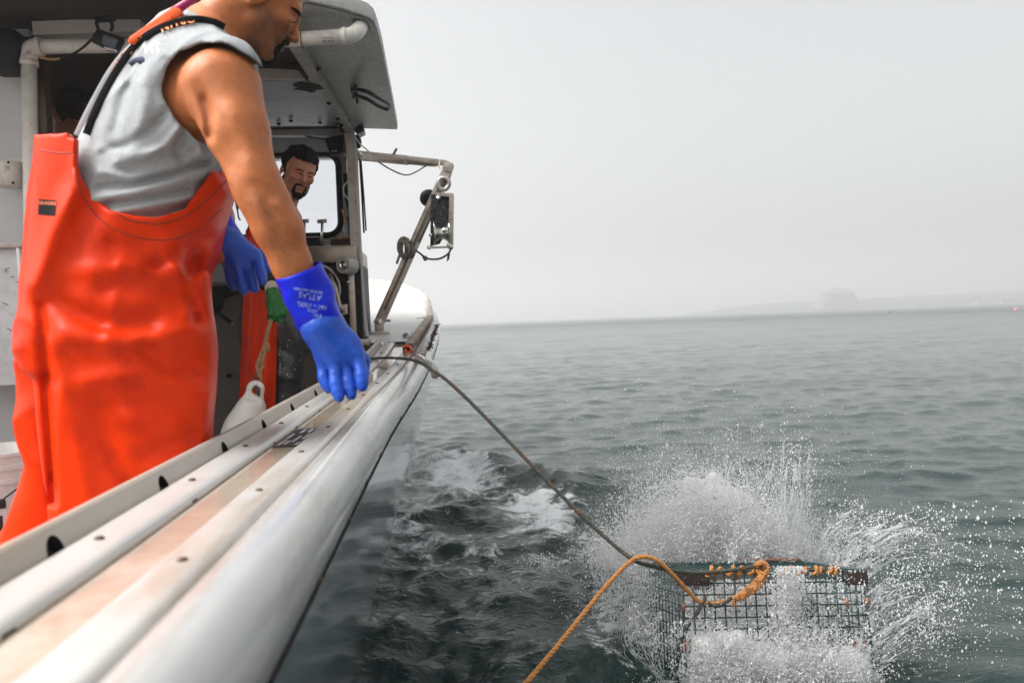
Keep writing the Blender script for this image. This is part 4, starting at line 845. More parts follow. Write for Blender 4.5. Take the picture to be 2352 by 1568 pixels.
def body1(P):
    d = torso(P); d = smin(d, chain(P, arm_n, arm_nr, .02), .03); d = smin(d, ell(P, A(622, 490, 1.61), (.040, .040, .060)), .02)
    d = smin(d, chain(P, arm_f, arm_fr, .02), .03); d = smin(d, rc(P, NB, lerp(NB, NT, .5), .075, .064), .05)
    for (x0, x1, y) in ((290, 300, 1.78), (230, 180, 1.97)):
        d = smin(d, chain(P, [A(x0-10, 760, y), A((x0+x1)/2, 1150, y), Vector((A(x1, 1200, y).x, y, DECK+.08))], [.095, .065, .05], .02), .05)
    return d-folds2(P, [([(468, 225), (478, 260), (484, 312)], .010, -.013), ([(455, 205), (500, 270), (545, 345)], .016, -.0055), ([(530, 250), (560, 300), (580, 360)], .022, .005), ([(505, 330), (545, 395), (570, 440)], .012, -.005), ([(585, 425), (605, 440), (622, 452)], .012, -.006), ([(612, 480), (640, 540), (664, 600)], .012, -.0035), ([(640, 470), (668, 520)], .016, .004), ([(596, 480), (615, 530)], .014, .004)], 1.63, 1.72)
V1, F1 = sdf_mesh(body1, *box_of([A(60, 60, 1.6), A(720, 700, 1.6), (-1.0, 2.2, DECK), (-.2, 1.5, 2.0)], .16), .0075)
V2, F2 = sdf_mesh(head1, *box_of([HO, NB], .17), .003)
Vb = np.concatenate([V1, V2]); Fbm = np.concatenate([F1, F2+len(V1)])
me = np_mesh('body', Vb, Fbm, 1); vcol(me, skin_col(hd1[1], (.46, .150, .052), .75)); body1_o = link('body', me, SKIN, m1)
hair_part(m1, hd1, lambda Q: -np.minimum(np.minimum(Q[:, 2]-.045+np.maximum(0, -Q[:, 0])*.95, 1), 1)+np.maximum(0, (Q[:, 0]-.03)*3), .006, HO)
def goat(Q):
    d = ell(Q, (.086, 0, -.090), (.028, .026, .024)); Qm = Q.copy(); Qm[:, 1] = np.abs(Q[:, 1])
    d = smin(d, rc(Qm, (.108, .004, -.034), (.096, .028, -.040), .0055, .005), .005); d = smin(d, rc(Qm, (.096, .028, -.040), (.088, .024, -.078), .005, .010), .006)
    d = smin(d, rc(Q, (.098, 0, -.066), (.090, 0, -.08), .006, .012), .006)
    return d
hair_part(m1, hd1, goat, .0045, HO, 'beard', .0025, .0016)
hb1 = BVHTree.FromPolygons([tuple(v) for v in V2], [tuple(int(k) for k in f) for f in F2])
def face_line(parent, bv, path, r, name, m=None):
    out = []
    for p in catmull([Vector((x, y, 0)) for x, y in path], 6):
        d = ray(p.x, p.y).normalized(); h = bv.ray_cast(CP, d)
        if h[0] is not None: out.append(h[0])
    if len(out) > 2:
        n_ = len(out); MB().tube(out, [r*(.45+.55*math.sin(math.pi*(k+.6)/(n_+.2))) for k in range(n_)], 6).build(name, m or HAIR, parent, smooth=True)
face_line(m1, hb1, [(668, 18), (678, 23), (687, 31), (691, 38)], .0042, 'eyebrow')
face_line(m1, hb1, [(664, 47), (671, 52), (679, 51)], .0016, 'eyelashes')
# fine dark hair on the forearm
ab1 = BVHTree.FromPolygons([tuple(v) for v in V1], [tuple(int(k) for k in f) for f in F1]); ahr = random.Random(8); ahm = MB()
for k in range(900):
    s_ = ahr.random(); x = lerp(596, 664, s_)+ahr.gauss(0, 24); y = lerp(440, 610, s_)+ahr.uniform(-12, 12); d = ray(x, y).normalized(); hh = ab1.ray_cast(CP, d)
    if hh[0] is None or hh[0].y > 1.75: continue
    p = hh[0]; n_ = hh[1]; tdir = (nrm(CR*.45-CU*.9)+Vector((ahr.gauss(0, .35), ahr.gauss(0, .2), ahr.gauss(0, .35)))).normalized(); tdir = (tdir-n_*tdir.dot(n_)*.85).normalized(); ln2 = ahr.uniform(.005, .011); sd2 = tdir.cross(n_).normalized()*.00013
    ahm.add([p+sd2, p-sd2, p+tdir*ln2+n_*.002], [(0, 1, 2)])
ahm.build('arm_hair', mat('arm hair', (.10, .045, .02), .6), m1, fix=False)
# --- shirt
SHIRT = mat('heather grey jersey', (.36, .375, .38), .95, var=.10, vs_=140, stain=(.25, .26, .29), stain_amt=.5, ss=8, bump=.25, bs=330, spec=.15)
hc = A(492, 208, 1.60)
NT0 = A(570, 22, 1.84)
def shirt(P):
    d = torso(P, .017); d = smin(d, rc(P, A(520, 168, 1.65), A(440, 150, 1.72), .072, .075), .05); d = smin(d, rc(P, A(520, 180, 2.04), A(440, 150, 1.98), .075, .075), .05)
    d = smin(d, rc(P, lerp(NB, NT0, -.2), lerp(NB, NT0, .36), .088, .080), .05)
    d0 = d; d = d-1.15*folds2(P, FOLDS_S, 1.7, 1.86)+.0022*vnoise(P, 34, 21)+.0010*vnoise(P, 80, 22)-.0035*np.clip(1-np.abs(vnoise(P, 22, 41))*3, 0, 1)**2
    q = P-V3(hc); a = q@V3(CR); b = q@V3(CU); r = np.sqrt(((a*.985+b*-.17)/.112)**2+((b*.985+a*.17)/.091)**2); hole = (1-r)*.09; hole = hole+.0025*vnoise(P, 120, 5)
    dep = (P@V3(CF))-float(np.dot(V3(A(440, 210, 1.86)), V3(CF))); near = -(dep+.055)
    q2 = P-V3(A(500, 208, 2.10)); a2 = q2@V3(CR); b2 = q2@V3(CU); r2 = np.sqrt((a2/.11)**2+(b2/.09)**2); hole2 = (1-r2)*.09
    wh = np.exp(-(hole/.022)**2); sh = np.maximum(d, -(wh*(d+.0075)+(1-wh)*(d0+.022))); sh = smax(sh, np.minimum(hole, near), .004); sh = smax(sh, np.minimum(hole2, dep-.07), .004)
    q3 = P-V3(lerp(NB, NT0, .36)); up = q3@V3(nrm(NT0-NB)); rad_ = np.linalg.norm(q3-up[:, None]*V3(nrm(NT0-NB)), axis=1); sh = smax(sh, np.minimum(up-.004-.25*(q3@V3(nrm(CR*.75-CU*.66))), .125-rad_), .004)
    return sh
FOLDS_S = [([(212, 455), (290, 446), (380, 425), (480, 392)], .013, .013), ([(228, 432), (300, 425), (390, 402), (480, 368)], .009, -.010), ([(232, 395), (300, 410), (400, 384), (470, 350)], .011, .009),
           ([(262, 488), (340, 472), (440, 452)], .010, .010), ([(245, 468), (330, 455), (430, 436)], .007, -.008), ([(408, 300), (380, 335), (330, 362), (270, 372)], .011, .010), ([(425, 305), (405, 345), (420, 372)], .010, -.008),
           ([(360, 160), (335, 220), (322, 290), (300, 340)], .016, .006), ([(385, 255), (350, 295), (290, 335), (235, 350)], .010, -.008), ([(310, 150), (285, 220), (262, 300)], .012, -.006), ([(232, 345), (300, 355), (360, 345)], .010, .007),
           ([(450, 310), (460, 350), (490, 372)], .010, .009), ([(470, 320), (490, 350)], .009, -.008), ([(300, 200), (330, 250), (370, 280)], .010, -.005), ([(370, 125), (345, 150), (330, 190)], .010, .005), ([(320, 505), (380, 494), (440, 470)], .008, -.006)]
so = solid('shirt', shirt, *box_of([A(190, 560, 1.6), A(620, 20, 1.6), A(190, 560, 2.1), A(620, 40, 2.14)], .08), .0038, SHIRT, m1, 2)
sb = bvh_of(so)
# ragged cut edge of the armhole
edge = [(606, 205), (590, 150), (556, 128), (505, 121), (448, 138), (404, 172), (383, 222), (388, 268), (408, 298), (440, 301), (474, 302)]
# --- bib trousers
def tabw(rows, Y): return [(A(0, y, Y).z, A(l, y, Y).x, A(r, y, Y).x) for y, l, r in rows][::-1]
T_UP = tabw([(300, 108, 540), (400, 92, 538), (460, 82, 524), (520, 75, 506), (600, 70, 490), (650, 66, 466), (720, 66, 468), (800, 62, 472), (860, 80, 470)], 1.84)
T_N = tabw([(640, 66, 470), (720, 76, 471), (800, 84, 474), (900, 93, 476), (1000, 104, 476), (1100, 116, 476), (1200, 128, 476), (1400, 150, 470), (1790, 190, 455)], 1.78)
T_F = tabw([(640, 72, 330), (720, 66, 330), (800, 61, 320), (900, 53, 310), (960, 50, 300), (1010, 60, 295), (1060, 74, 290), (1100, 64, 285), (1190, 32, 270), (1240, 12, 260), (1400, -25, 250), (1750, -30, 240)], 1.98)
def loft(P, tab, cy, b):
    z = P[:, 2]; zs = [r[0] for r in tab]; l = np.interp(z, zs, [r[1] for r in tab]); r = np.interp(z, zs, [r[2] for r in tab])
    a = (r-l)/2; k = (np.abs((P[:, 0]-(l+r)/2)/a)**2.3+np.abs((P[:, 1]-cy)/b)**2.3)**(1/2.3); return (k-1)*np.minimum(a, b)
ZX = [(40, 308), (100, 311), (150, 317), (200, 317), (206, 345), (209, 400), (228, 452), (280, 492), (330, 503), (375, 506), (430, 484), (480, 448), (515, 416), (535, 396), (620, 340)]
_zy = lambda x: 1.72+.13*min(1, max(0, (x-420)/90))
zxx = [A(x, y, _zy(x)).x for x, y in ZX]; zxz = [A(x, y, _zy(x)).z for x, y in ZX]
FOLDS_B = [([(205, 325), (178, 420), (122, 540), (82, 650)], .022, .015), ([(235, 420), (190, 520), (170, 640)], .03, -.010), ([(150, 770), (300, 790), (440, 755)], .028, .013), ([(130, 690), (230, 742), (340, 738)], .026, -.012),
           ([(385, 590), (425, 640), (438, 710)], .018, .012), ([(452, 590), (428, 655), (452, 730)], .016, -.016), ([(200, 880), (330, 850), (455, 905)], .026, .010), ([(225, 930), (262, 1060), (300, 1130)], .022, -.011),
           ([(300, 960), (420, 1015)], .024, .010), ([(330, 800), (380, 850), (440, 850)], .02, -.009), ([(180, 620), (300, 610), (400, 560)], .024, .009), ([(240, 660), (330, 650), (420, 690)], .022, -.009),
           ([(95, 700), (108, 900), (125, 1150)], .012, -.012), ([(330, 1050), (440, 1000)], .016, -.008), ([(150, 900), (170, 1000), (200, 1150)], .025, .009), ([(260, 560), (360, 600), (470, 545)], .018, -.006)]
def bib(P):
    d = loft(P, T_UP, 1.86, .200); lo = P[:, 2]-T_UP[0][0]; d = smax(d, -lo, .02)
    hi = T_N[-1][0]; n_ = smax(loft(P, T_N, 1.785, .125), P[:, 2]-hi, .03); f_ = smax(loft(P, T_F, 1.975, .115), P[:, 2]-hi, .03)
    d = smin(d, n_, .012); d = smin(d, f_, .012)
    d = d-1.15*folds2(P, FOLDS_B, 1.7, 1.92)
    d0 = d+.024; d = d-.010*np.clip(1-np.abs(vnoise(P, 7, 51))*2.4, 0, 1)**1.6-.0055*np.clip(1-np.abs(vnoise(P, 17, 52))*2.6, 0, 1)**1.6+.003*vnoise(P, 12, 31)
    sh = np.maximum(d, -d0); zt = np.interp(P[:, 0], zxx, zxz); zt = zt-.0*(P[:, 1] > 1.86)
    sh = np.maximum(sh, (P[:, 2]-zt)*.6); return np.maximum(sh, DECK+.06-P[:, 2])
bo = solid('bib_trousers', bib, *box_of([(T_F[0][1], 1.64, DECK+.05), A(545, 300, 1.84), (-.3, 2.08, 1.9)], .04), .0050, ORNG, m1, 1)
bb_ = bvh_of(bo)
proj_tube([(168, 395), (190, 450), (232, 505), (300, 541), (380, 551), (450, 530), (512, 478)], .0016, bb_, SEAMO, bo, 'seam', 1.7)
proj_tube([(212, 420), (236, 462), (285, 500), (330, 511), (375, 513), (436, 490), (492, 444), (520, 415)], .0018, bb_, SEAMO, bo, 'hem', 1.7)
proj_tube([(92, 345), (140, 352), (192, 350)], .0014, bb_, SEAMO, bo, 'hem', 1.75)
lp = [A(x, y, 1.6) for x, y in ((90, 456), (128, 459), (124, 494), (88, 488))]
def drop(pts, bv, lift):
    o = []
    for p in pts:
        d = (p-CP).normalized(); h = bv.ray_cast(CP, d); o.append((h[0] if h[0] is not None else p)-d*lift)
    return o
g = [[(lerp(lerp(89, 129, u), lerp(87, 126, u), v), lerp(457, 493, v)+u*3) for u in np.linspace(0, 1, 6)] for v in np.linspace(0, 1, 5)]
MB().sheet([drop([A(x, y, 1.6) for x, y in r], bb_, .002) for r in g]).build('brand_label', STRAP, bo)
text_mb('GRUNDENS', .0095, A(109, 467, 1.72), CR+CU*-.05, CU, bb_, CF, .0032, bold=.0003, width=.72).build('brand_text', mat('orange print', (.55, .12, .03), .6), bo)

# --- braces
ribbon([(203, 312, 1.74), (222, 262, 1.74), (250, 205, 1.73), (282, 152, 1.73), (312, 112, 1.74), (352, 80, 1.75), (405, 58, 1.75), (450, 50, 1.76), (490, 56, 1.77), (515, 68, 1.78)], .023, STRAP, m1, 'brace', sb, lift=.006, hold=1.74)
stp2 = ribbon([(178, 314, 1.84), (196, 275, 1.83), (222, 225, 1.82), (252, 172, 1.80), (285, 128, 1.78), (318, 100, 1.77), (350, 84, 1.76)], .017, mat('pale grey webbing', (.50, .52, .52), .7), m1, 'brace', None)
ribbon([(171, 312, 1.845), (190, 272, 1.835), (216, 222, 1.825), (247, 169, 1.805), (280, 125, 1.785)], .005, mat('navy piping', (.01, .012, .06), .7), m1, 'brace_piping', None)
bk_ = MB().prism([A(x, y, 1.725) for x, y in ((212, 258), (228, 264), (218, 290), (203, 284))], (0, .012, 0)).build('buckle', BPL, m1, bevel=.003)
MB().prism([A(x, y, 1.722) for x, y in ((205, 288), (215, 292), (208, 308), (197, 305))], (0, .012, 0)).build('buckle', BPL, m1, bevel=.003)
OPR = mat('orange strap print', (.80, .26, .09), .6)
for i, ch_ in enumerate('GRUN'):
    x, y = [(440, 44), (419, 47), (398, 53), (377, 62)][i]; an = [RAD(176), RAD(187), RAD(197), RAD(203)][i]
    text_mb(ch_, .021, A(x, y, 1.74), CR*math.cos(an)+CU*math.sin(an)*-1*-1, CU*math.cos(an)-CR*math.sin(an), sb, CF, .0150, bold=.0006, width=1.15).build('brace_print', OPR, m1)
for i, ch_ in enumerate('SNED'):
    x, y = [(262, 163), (273, 146), (285, 130), (298, 116)][i]; an = RAD(56)
    text_mb(ch_, .018, A(x, y, 1.72), CR*math.cos(an)+CU*math.sin(an), CU*math.cos(an)-CR*math.sin(an), sb, CF, .0150, bold=.0005).build('brace_print', OPR, m1)
text_mb('HT', .026, A(350, 112, 1.7), CR+CU*.1, CU-CR*.25, sb, CF, .0015, bold=.0008).build('shirt_print', mat('white print', (.7, .7, .7)), so)
ribbon([(300, 152, 1.73), (315, 141, 1.72), (332, 139, 1.72)], .014, mat('navy print', (.03, .04, .08), .8), so, 'shirt_print', sb, lift=.0015, thick=.001)
# --- gloves
def hand_sdf(wr, wrr, palm, fingers, thumb):
    def f(P):
        d = None
        for kn, pip, tip, r in fingers:
            e = rc(P, wr, lerp(wr, kn, .86), wrr, r*1.35); d = e if d is None else smin(d, e, .02)
        for c, r in palm: d = smin(d, ell(P, c, r), .02)
        fs = None
        for kn, pip, tip, r in fingers:
            e = chain(P, [kn, pip, lerp(pip, tip, .55), tip], [r*1.05, r*1.03, r, r*.88], .004); fs = e if fs is None else smin(fs, e, .0012)
        d = smin(d, fs, .009); t = chain(P, thumb, [.022, .0165, .0135], .006)
        return smin(d, t, .010)
    return f
fn_ = [(A(741, 826, 1.665), A(744, 866, 1.655), A(755, 891, 1.650), .0124), (A(768, 832, 1.645), A(771, 880, 1.630), A(779, 911, 1.622), .0128), (A(796, 830, 1.652), A(801, 878, 1.640), A(807, 906, 1.632), .0128), (A(823, 820, 1.645), A(831, 860, 1.632), A(832, 887, 1.626), .0128)]
hand1 = hand_sdf(A(742, 752, 1.655), .037, [(A(780, 800, 1.655), (.046, .022, .04))], fn_, [A(800, 790, 1.69), A(832, 828, 1.70), A(834, 858, 1.69)])
gl1 = solid('glove', hand1, *box_of([A(690, 740, 1.6), A(860, 940, 1.6), (-.3, 1.75, 1.2)], .04), .0028, BLUE2, m1, 2)
def cuff(rings, parent, m, n=40, wr=.0022, sd_=2):
    rows = []; r_ = random.Random(sd_); ph = [r_.uniform(0, 6) for _ in range(6)]
    C = catmull([r[0] for r in rings], 6); aa = np.interp(np.linspace(0, len(rings)-1, len(C)), range(len(rings)), [r[1] for r in rings]); bb2 = np.interp(np.linspace(0, len(rings)-1, len(C)), range(len(rings)), [r[2] for r in rings])
    for i, c in enumerate(C):
        t = (C[min(i+1, len(C)-1)]-C[max(i-1, 0)]).normalized(); dd = (CF-t*CF.dot(t)).normalized(); s = t.cross(dd); row = []
        for k in range(n+1):
            an = 2*math.pi*k/n; w_ = 1+wr/.04*(math.sin(3*an+ph[0]+i*.35)+.6*math.sin(5*an+ph[1]-i*.5)+.5*math.sin(2*an+ph[2]+i*.9))*min(1, .35+i/len(C))
            row.append(c+s*aa[i]*math.cos(an)*w_+dd*bb2[i]*math.sin(an)*w_)
        rows.append(row)
    return MB().sheet(rows).build('cuff', m, parent, smooth=True, solid=.003)
cf1 = cuff([(A(685, 621, 1.635), .0475, .044), (A(704, 665, 1.645), .0505, .045), (A(725, 712, 1.65), .048, .042), (A(742, 748, 1.655), .043, .036), (A(750, 768, 1.655), .0415, .034)], gl1, BLUE)
cb1 = bvh_of(cf1); PRW = mat('worn white print', (.22, .28, .62), .6, var=.8, vs_=120)
pan = RAD(171); pu, pv_ = CR*math.cos(pan)+CU*math.sin(pan), CU*math.cos(pan)-CR*math.sin(pan)
for s_, sz, x, y in (('660 - 10/XL', .0125, 716, 702), ('ATLAS', .016, 712, 680), ('MADE IN MALAYSIA', .0065, 708, 667), ('PVC', .010, 728, 724), ('CAT.II', .007, 718, 713)):
    text_mb(s_, sz, A(x, y, 1.6), pu, pv_, cb1, CF, .0015, bold=.0003).build('glove_print', PRW, cf1)
ff_ = [(A(524, 606, 1.995), A(528, 640, 1.985), A(537, 659, 1.975), .0112), (A(547, 610, 1.975), A(553, 648, 1.965), A(561, 668, 1.958), .0117), (A(571, 604, 1.985), A(579, 644, 1.972), A(585, 664, 1.965), .0118), (A(590, 590, 1.975), A(599, 626, 1.96), A(604, 646, 1.952), .0117)]
hand2 = hand_sdf(A(520, 560, 1.985), .036, [(A(551, 588, 1.985), (.042, .024, .032))], ff_, [A(560, 575, 2.02), A(600, 590, 2.04), A(610, 618, 2.03)])
gl2 = solid('glove', hand2, *box_of([A(480, 540, 1.9), A(630, 690, 1.9), (-.7, 2.08, 1.4)], .05), .0032, BLUE2, m1, 2)
cuff([(A(482, 500, 2.01), .052, .046), (A(498, 535, 2.0), .050, .044), (A(516, 566, 1.99), .045, .038), (A(524, 580, 1.985), .043, .036)], gl2, BLUE, sd_=5)
for px, yy in ((205, 1.79), (130, 1.97)):
    b = Vector((A(px, 1200, yy).x+.06, yy, DECK)); q = MB()
    solid('boot', lambda P, b=b: smax(smin(rc(P, b+Vector((-.03, 0, .30)), b+Vector((-.04, 0, .07)), .062, .055), rc(P, b+Vector((-.06, 0, .05)), b+Vector((.12, .02, .04)), .052, .045), .03), DECK+.002-P[:, 2], .004), b-Vector((.15, .1, .01)), b+Vector((.25, .12, .40)), .008, BPL, m1, 2)
# --- sheathed knife clipped to the brace
kn = thing('sheathed_knife', A(355, 62, 1.69), 'bright orange sheathed knife with a magenta handle clipped at the shoulder', 'knife')
KO = mat('fluorescent orange plastic', (.90, .12, .015), .35); KM = mat('magenta plastic', (.42, .02, .13), .35)
MB().prism([A(x, y, 1.685) for x, y in ((290, 98), (296, 84), (345, 50), (396, 15), (414, 18), (417, 33), (360, 68), (300, 102))], (0, .022, .004)).build('sheath', KO, kn, bevel=.005)
MB().prism([A(x, y, 1.672) for x, y in ((318, 88), (322, 78), (392, 34), (396, 44))], (0, .012, .002)).build('clip', KO, kn, bevel=.003)
MB().tube([A(398, 28, 1.695), A(420, 14, 1.695), A(446, -4, 1.695), A(460, -14, 1.695)], [.009, .0085, .008, .007], 10).build('handle', KM, kn, smooth=True)
# ================= the man at the hauler
m2 = thing('person', (A(620, 800, 4.0).x, 4.0, DECK), 'bearded person in an orange apron watching from inside the wheelhouse', 'person')
GREY = mat('dark grey oilskin', (.030, .032, .035), .30, var=.15, vs_=8, coat=.3, bump=.05, bs=40); BLKC = mat('black cotton', (.012, .012, .013), .9, var=.2)
h2F = nrm((CR*math.sin(RAD(33))-CF*math.cos(RAD(33)))*math.cos(RAD(21))-CU*math.sin(RAD(21))); h2U = CU+CR*.21
f2, s2, u2 = frame(h2F, h2U); H2 = A(649, 389, 4.0)+s2*.077
hd2 = head_sdf(H2, h2F, h2U)
nb2, nt2 = A(632, 492, 4.06), H2-f2*.02-u2*.045
def head2(P): return smin(hd2[0](P), smin(rc(P, nb2, nt2, .078, .060), rc(P, A(600, 510, 4.1), A(668, 505, 4.02), .06, .055), .06), .022)
T2 = [A(632, 520, 4.08), A(622, 640, 4.06), A(626, 760, 4.04)]
arm2 = [A(618, 520, 4.02), A(582, 598, 3.88), A(620, 655, 3.70)]
def body2(P):
    d = chain(P, T2, [.125, .125, .13], .04)
    d = smin(d, chain(P, arm2, [.058, .046, .034], .02), .03); d = smin(d, chain(P, [A(660, 520, 4.14), A(676, 620, 4.16), A(650, 690, 4.08)], [.056, .045, .036], .02), .03); d = smin(d, rc(P, nb2, lerp(nb2, nt2, .4), .078, .066), .04)
    for (x, y) in ((646, 3.98), (596, 4.10)): d = smin(d, chain(P, [A(x, 770, y), A(x, 960, y), Vector((A(x-6, 1150, y).x, y, DECK+.08))], [.09, .07, .05], .02), .04)
    return d
v1, q1_ = sdf_mesh(body2, *box_of([A(560, 480, 4.0), A(720, 480, 4.0), (-1.0, 4.3, DECK), (-1.0, 3.6, 1.6)], .16), .012); v2, q2_ = sdf_mesh(head2, *box_of([H2, nb2], .19), .0035)
me = np_mesh('body', np.concatenate([v1, v2]), np.concatenate([q1_, q2_+len(v1)]), 1); vcol(me, skin_col(hd2[1], (.52, .22, .125), .4)); link('body', me, SKIN, m2)
hair_part(m2, hd2, lambda Q: -(Q[:, 2]-.079+.005*np.sin(Q[:, 1]*520+3*np.sin(Q[:, 1]*140))*(Q[:, 0] > .05)+np.clip(-(Q[:, 0]-.045), 0, .035)*2.0+np.clip(-Q[:, 0]-.02, 0, 1)*.9), .011, H2, 'hair', .0035, .003)
def beard2(Q):
    Qm = Q.copy(); Qm[:, 1] = np.abs(Q[:, 1]); d = ell(Q, (.080, 0, -.092), (.030, .028, .022)); d = smin(d, rc(Qm, (.106, .004, -.035), (.096, .028, -.041), .0055, .005), .005)
    d = smin(d, rc(Qm, (.096, .028, -.041), (.086, .026, -.080), .0055, .010), .006); d = smin(d, rc(Qm, (.06, .046, -.082), (.014, .064, -.050), .010, .009), .010); return smin(d, rc(Qm, (.010, .068, -.045), (.012, .074, .03), .010, .008), .01)
hair_part(m2, hd2, beard2, .0035, H2, 'beard', .003, .0026)
hb2 = BVHTree.FromPolygons([tuple(v) for v in v2], [tuple(int(k) for k in f) for f in q2_])
face_line(m2, hb2, [(677, 392), (686, 389), (699, 394)], .0030, 'eyebrow'); face_line(m2, hb2, [(707, 398), (714, 396), (720, 398)], .0028, 'eyebrow')
face_line(m2, hb2, [(683, 397), (689, 399), (696, 401)], .0024, 'eyelashes'); face_line(m2, hb2, [(708, 405), (713, 406), (718, 405)], .0022, 'eyelashes')
def shirt2(P):
    d = chain(P, [A(630, 545, 4.07), T2[1], T2[2]], [.137, .138, .14], .04); d = smin(d, chain(P, [arm2[0]+Vector((0, .02, -.02)), arm2[1], arm2[2]+Vector((-.008, 0, .012))], [.068, .058, .043], .02), .03)
    d = smin(d, chain(P, [A(660, 530, 4.14), A(676, 620, 4.16), A(650, 690, 4.08)], [.064, .055, .046], .02), .03); return d+.003*vnoise(P, 40, 6)
solid('undershirt', shirt2, *box_of([A(560, 480, 4.0), A(720, 480, 4.0), (-1.0, 4.3, 1.1), (-1.0, 3.62, 1.9)], .14), .010, BLKC, m2, 2)
def trou(P):
    d = None
    for (x, y, r) in ((654, 3.97, .098), (600, 4.10, .098)):
        e = chain(P, [A(x, 745, y), A(x, 850, y), A(x, 960, y), Vector((A(x-6, 1150, y).x, y, DECK+.10))], [r+.01, r-.012, r-.016, r-.016], .02); d = e if d is None else smin(d, e, .03)
    d = smin(d, rc(P, A(626, 640, 4.05), A(628, 760, 4.04), .148, .15), .05)
    for pl, w_, am in (([(640, 860), (665, 872), (690, 868)], .02, .012), ([(645, 800), (670, 815), (688, 810)], .018, -.012), ([(650, 900), (672, 915), (690, 905)], .016, -.010), ([(665, 745), (680, 790)], .018, .012)): d = d-fold(P, [A(a, b, 3.88) for a, b in pl], w_, am)
    return d+.003*vnoise(P, 22, 12)
solid('trousers', trou, *box_of([A(570, 620, 4.0), A(705, 620, 4.0), (-1.0, 4.25, DECK+.03), (-1., 3.85, 1.5)], .1), .009, GREY, m2, 2)
# apron: a stiff sheet wrapped round the front
ap = []
for v in np.linspace(0, 1, 26):
    y = lerp(528, 1050, v); row = []
    for u in np.linspace(0, 1, 22):
        x = lerp(lerp(566, 545, v), lerp(640, 630, v), u); bul = math.sin(u*math.pi*.9+.2); Yy = 3.875-.075*bul+.02*(1-u)-.02*v+.012*math.sin(u*13+v*3)*(.3+v); row.append(A(x, y, Yy))
    ap.append(row)
apo = MB().sheet(ap).build('apron', ORNG, m2, smooth=True, solid=.004)
MB().tube([r[-2] for r in ap], .004, 5).build('hem', SEAMO, apo); MB().tube([r[0] for r in ap], .004, 5).build('hem', SEAMO, apo)
for x, y in ((654, 3.97), (600, 4.10)):
    b = Vector((A(x-6, 1150, y).x, y, DECK)); solid('boot', lambda P, b=b: smax(smin(rc(P, b+Vector((0, 0, .25)), b+Vector((0, 0, .07)), .06, .052), rc(P, b+Vector((-.02, .05, .05)), b+Vector((-.06, -.12, .04)), .05, .044), .03), DECK+.002-P[:, 2], .004), b-Vector((.15, .2, .01)), b+Vector((.12, .14, .34)), .01, BPL, m2, 2)
GREEN = mat('green rubber glove', (.008, .125, .014), .45, var=.12, vs_=30, bump=.08, bs=120)
GY = 3.66
def fist(P):
    d = rc(P, A(624, 668, GY), A(632, 690, GY), .028, .036); d = smin(d, ell(P, A(634, 702, GY), (.042, .036, .044)), .02)
    for (x0, y0, x1, y1, x2, y2, dy) in ((650, 696, 654, 712, 648, 728, -.02), (642, 700, 646, 720, 640, 734, -.036), (632, 702, 634, 724, 628, 736, -.040), (622, 700, 622, 720, 618, 730, -.034)):
        d = smin(d, chain(P, [A(x0, y0, GY+dy*.6), A(x1, y1, GY+dy), A(x2, y2, GY+dy*.6)], [.0125, .0125, .0115], .004), .006)
    d = smin(d, chain(P, [A(646, 686, GY), A(657, 702, GY-.01), A(655, 720, GY-.02)], [.016, .013, .012], .004), .008)
    return smin(d, rc(P, A(640, 728, GY-.03), A(645, 740, GY-.03), .011, .008), .006)
gg = solid('glove', fist, *box_of([A(610, 660, GY), A(662, 744, GY)], .06), .003, GREEN, m2, 2)
cuff([(A(621, 654, GY+.02), .028, .026), (A(623, 660, GY+.01), .029, .027), (A(625, 668, GY), .031, .029)], gg, mat('cream knit cuff', (.55, .45, .36), .9), wr=.0006)
# ================= the man in the dark doorway
m3 = thing('person', (A(170, 400, 3.62).x, 3.62, .50), 'person in a black cap turned away in the dark doorway', 'person')
h3F = nrm(CF*.55-CR*.8-CU*.15); H3 = A(166, 281, 3.60); hd3 = head_sdf(H3, h3F, CU); f3, s3, u3 = frame(h3F, CU)
nb3 = H3-u3*.20
def b3(P):
    d = smin(hd3[0](P), rc(P, nb3, H3-u3*.05-f3*.02, .075, .06), .02); d = smin(d, ell(P, nb3-Vector((0, 0, .22)), (.19, .15, .27)), .05)
    for s_ in (-1, 1):
        d = smin(d, chain(P, [nb3+s3*s_*.18-u3*.06, nb3+s3*s_*.24-u3*.36, nb3+s3*s_*.2+f3*.12-u3*.58], [.06, .045, .035], .02), .04); d = smin(d, chain(P, [nb3+s3*s_*.09-Vector((0, 0, .45)), nb3+s3*s_*.1-Vector((0, 0, .9)), Vector((nb3.x+s3.x*s_*.1, nb3.y+s3.y*s_*.1, .56))], [.1, .07, .05], .02), .04)
    return d
v1, q1_ = sdf_mesh(b3, H3-Vector((.4, .4, 1.75)), H3+Vector((.4, .4, .17)), .008); me = np_mesh('body', v1, q1_, 2)
def c3(P):
    c = skin_col(hd3[1], (.30, .13, .075), .3)(P); lowb = (P[:, 2] < nb3.z+.03)[:, None]; return np.where(lowb, np.array([[.012, .012, .013]]), c)
vcol(me, c3); link('body', me, SKIN, m3)
cap = hair_part(m3, hd3, lambda Q: -(Q[:, 2]-.045), .012, H3, 'cap', .004, .0004, BLKC)
MB().sheet([[H3+f3*(.085+.075*v*math.cos(a))+s3*(.075*math.sin(a)*(1-.1*v))+u3*(.055-.012*v) for a in np.linspace(-1.3, 1.3, 13)] for v in (0, .35, .7, 1)]).build('brim', BLKC, cap, smooth=True, solid=.004)
hair_part(m3, hd3, lambda Q: np.maximum(np.maximum(Q[:, 2]-.05, Q[:, 0]+.025), -Q[:, 2]-.05), .006, H3, 'hair', .004, .002)
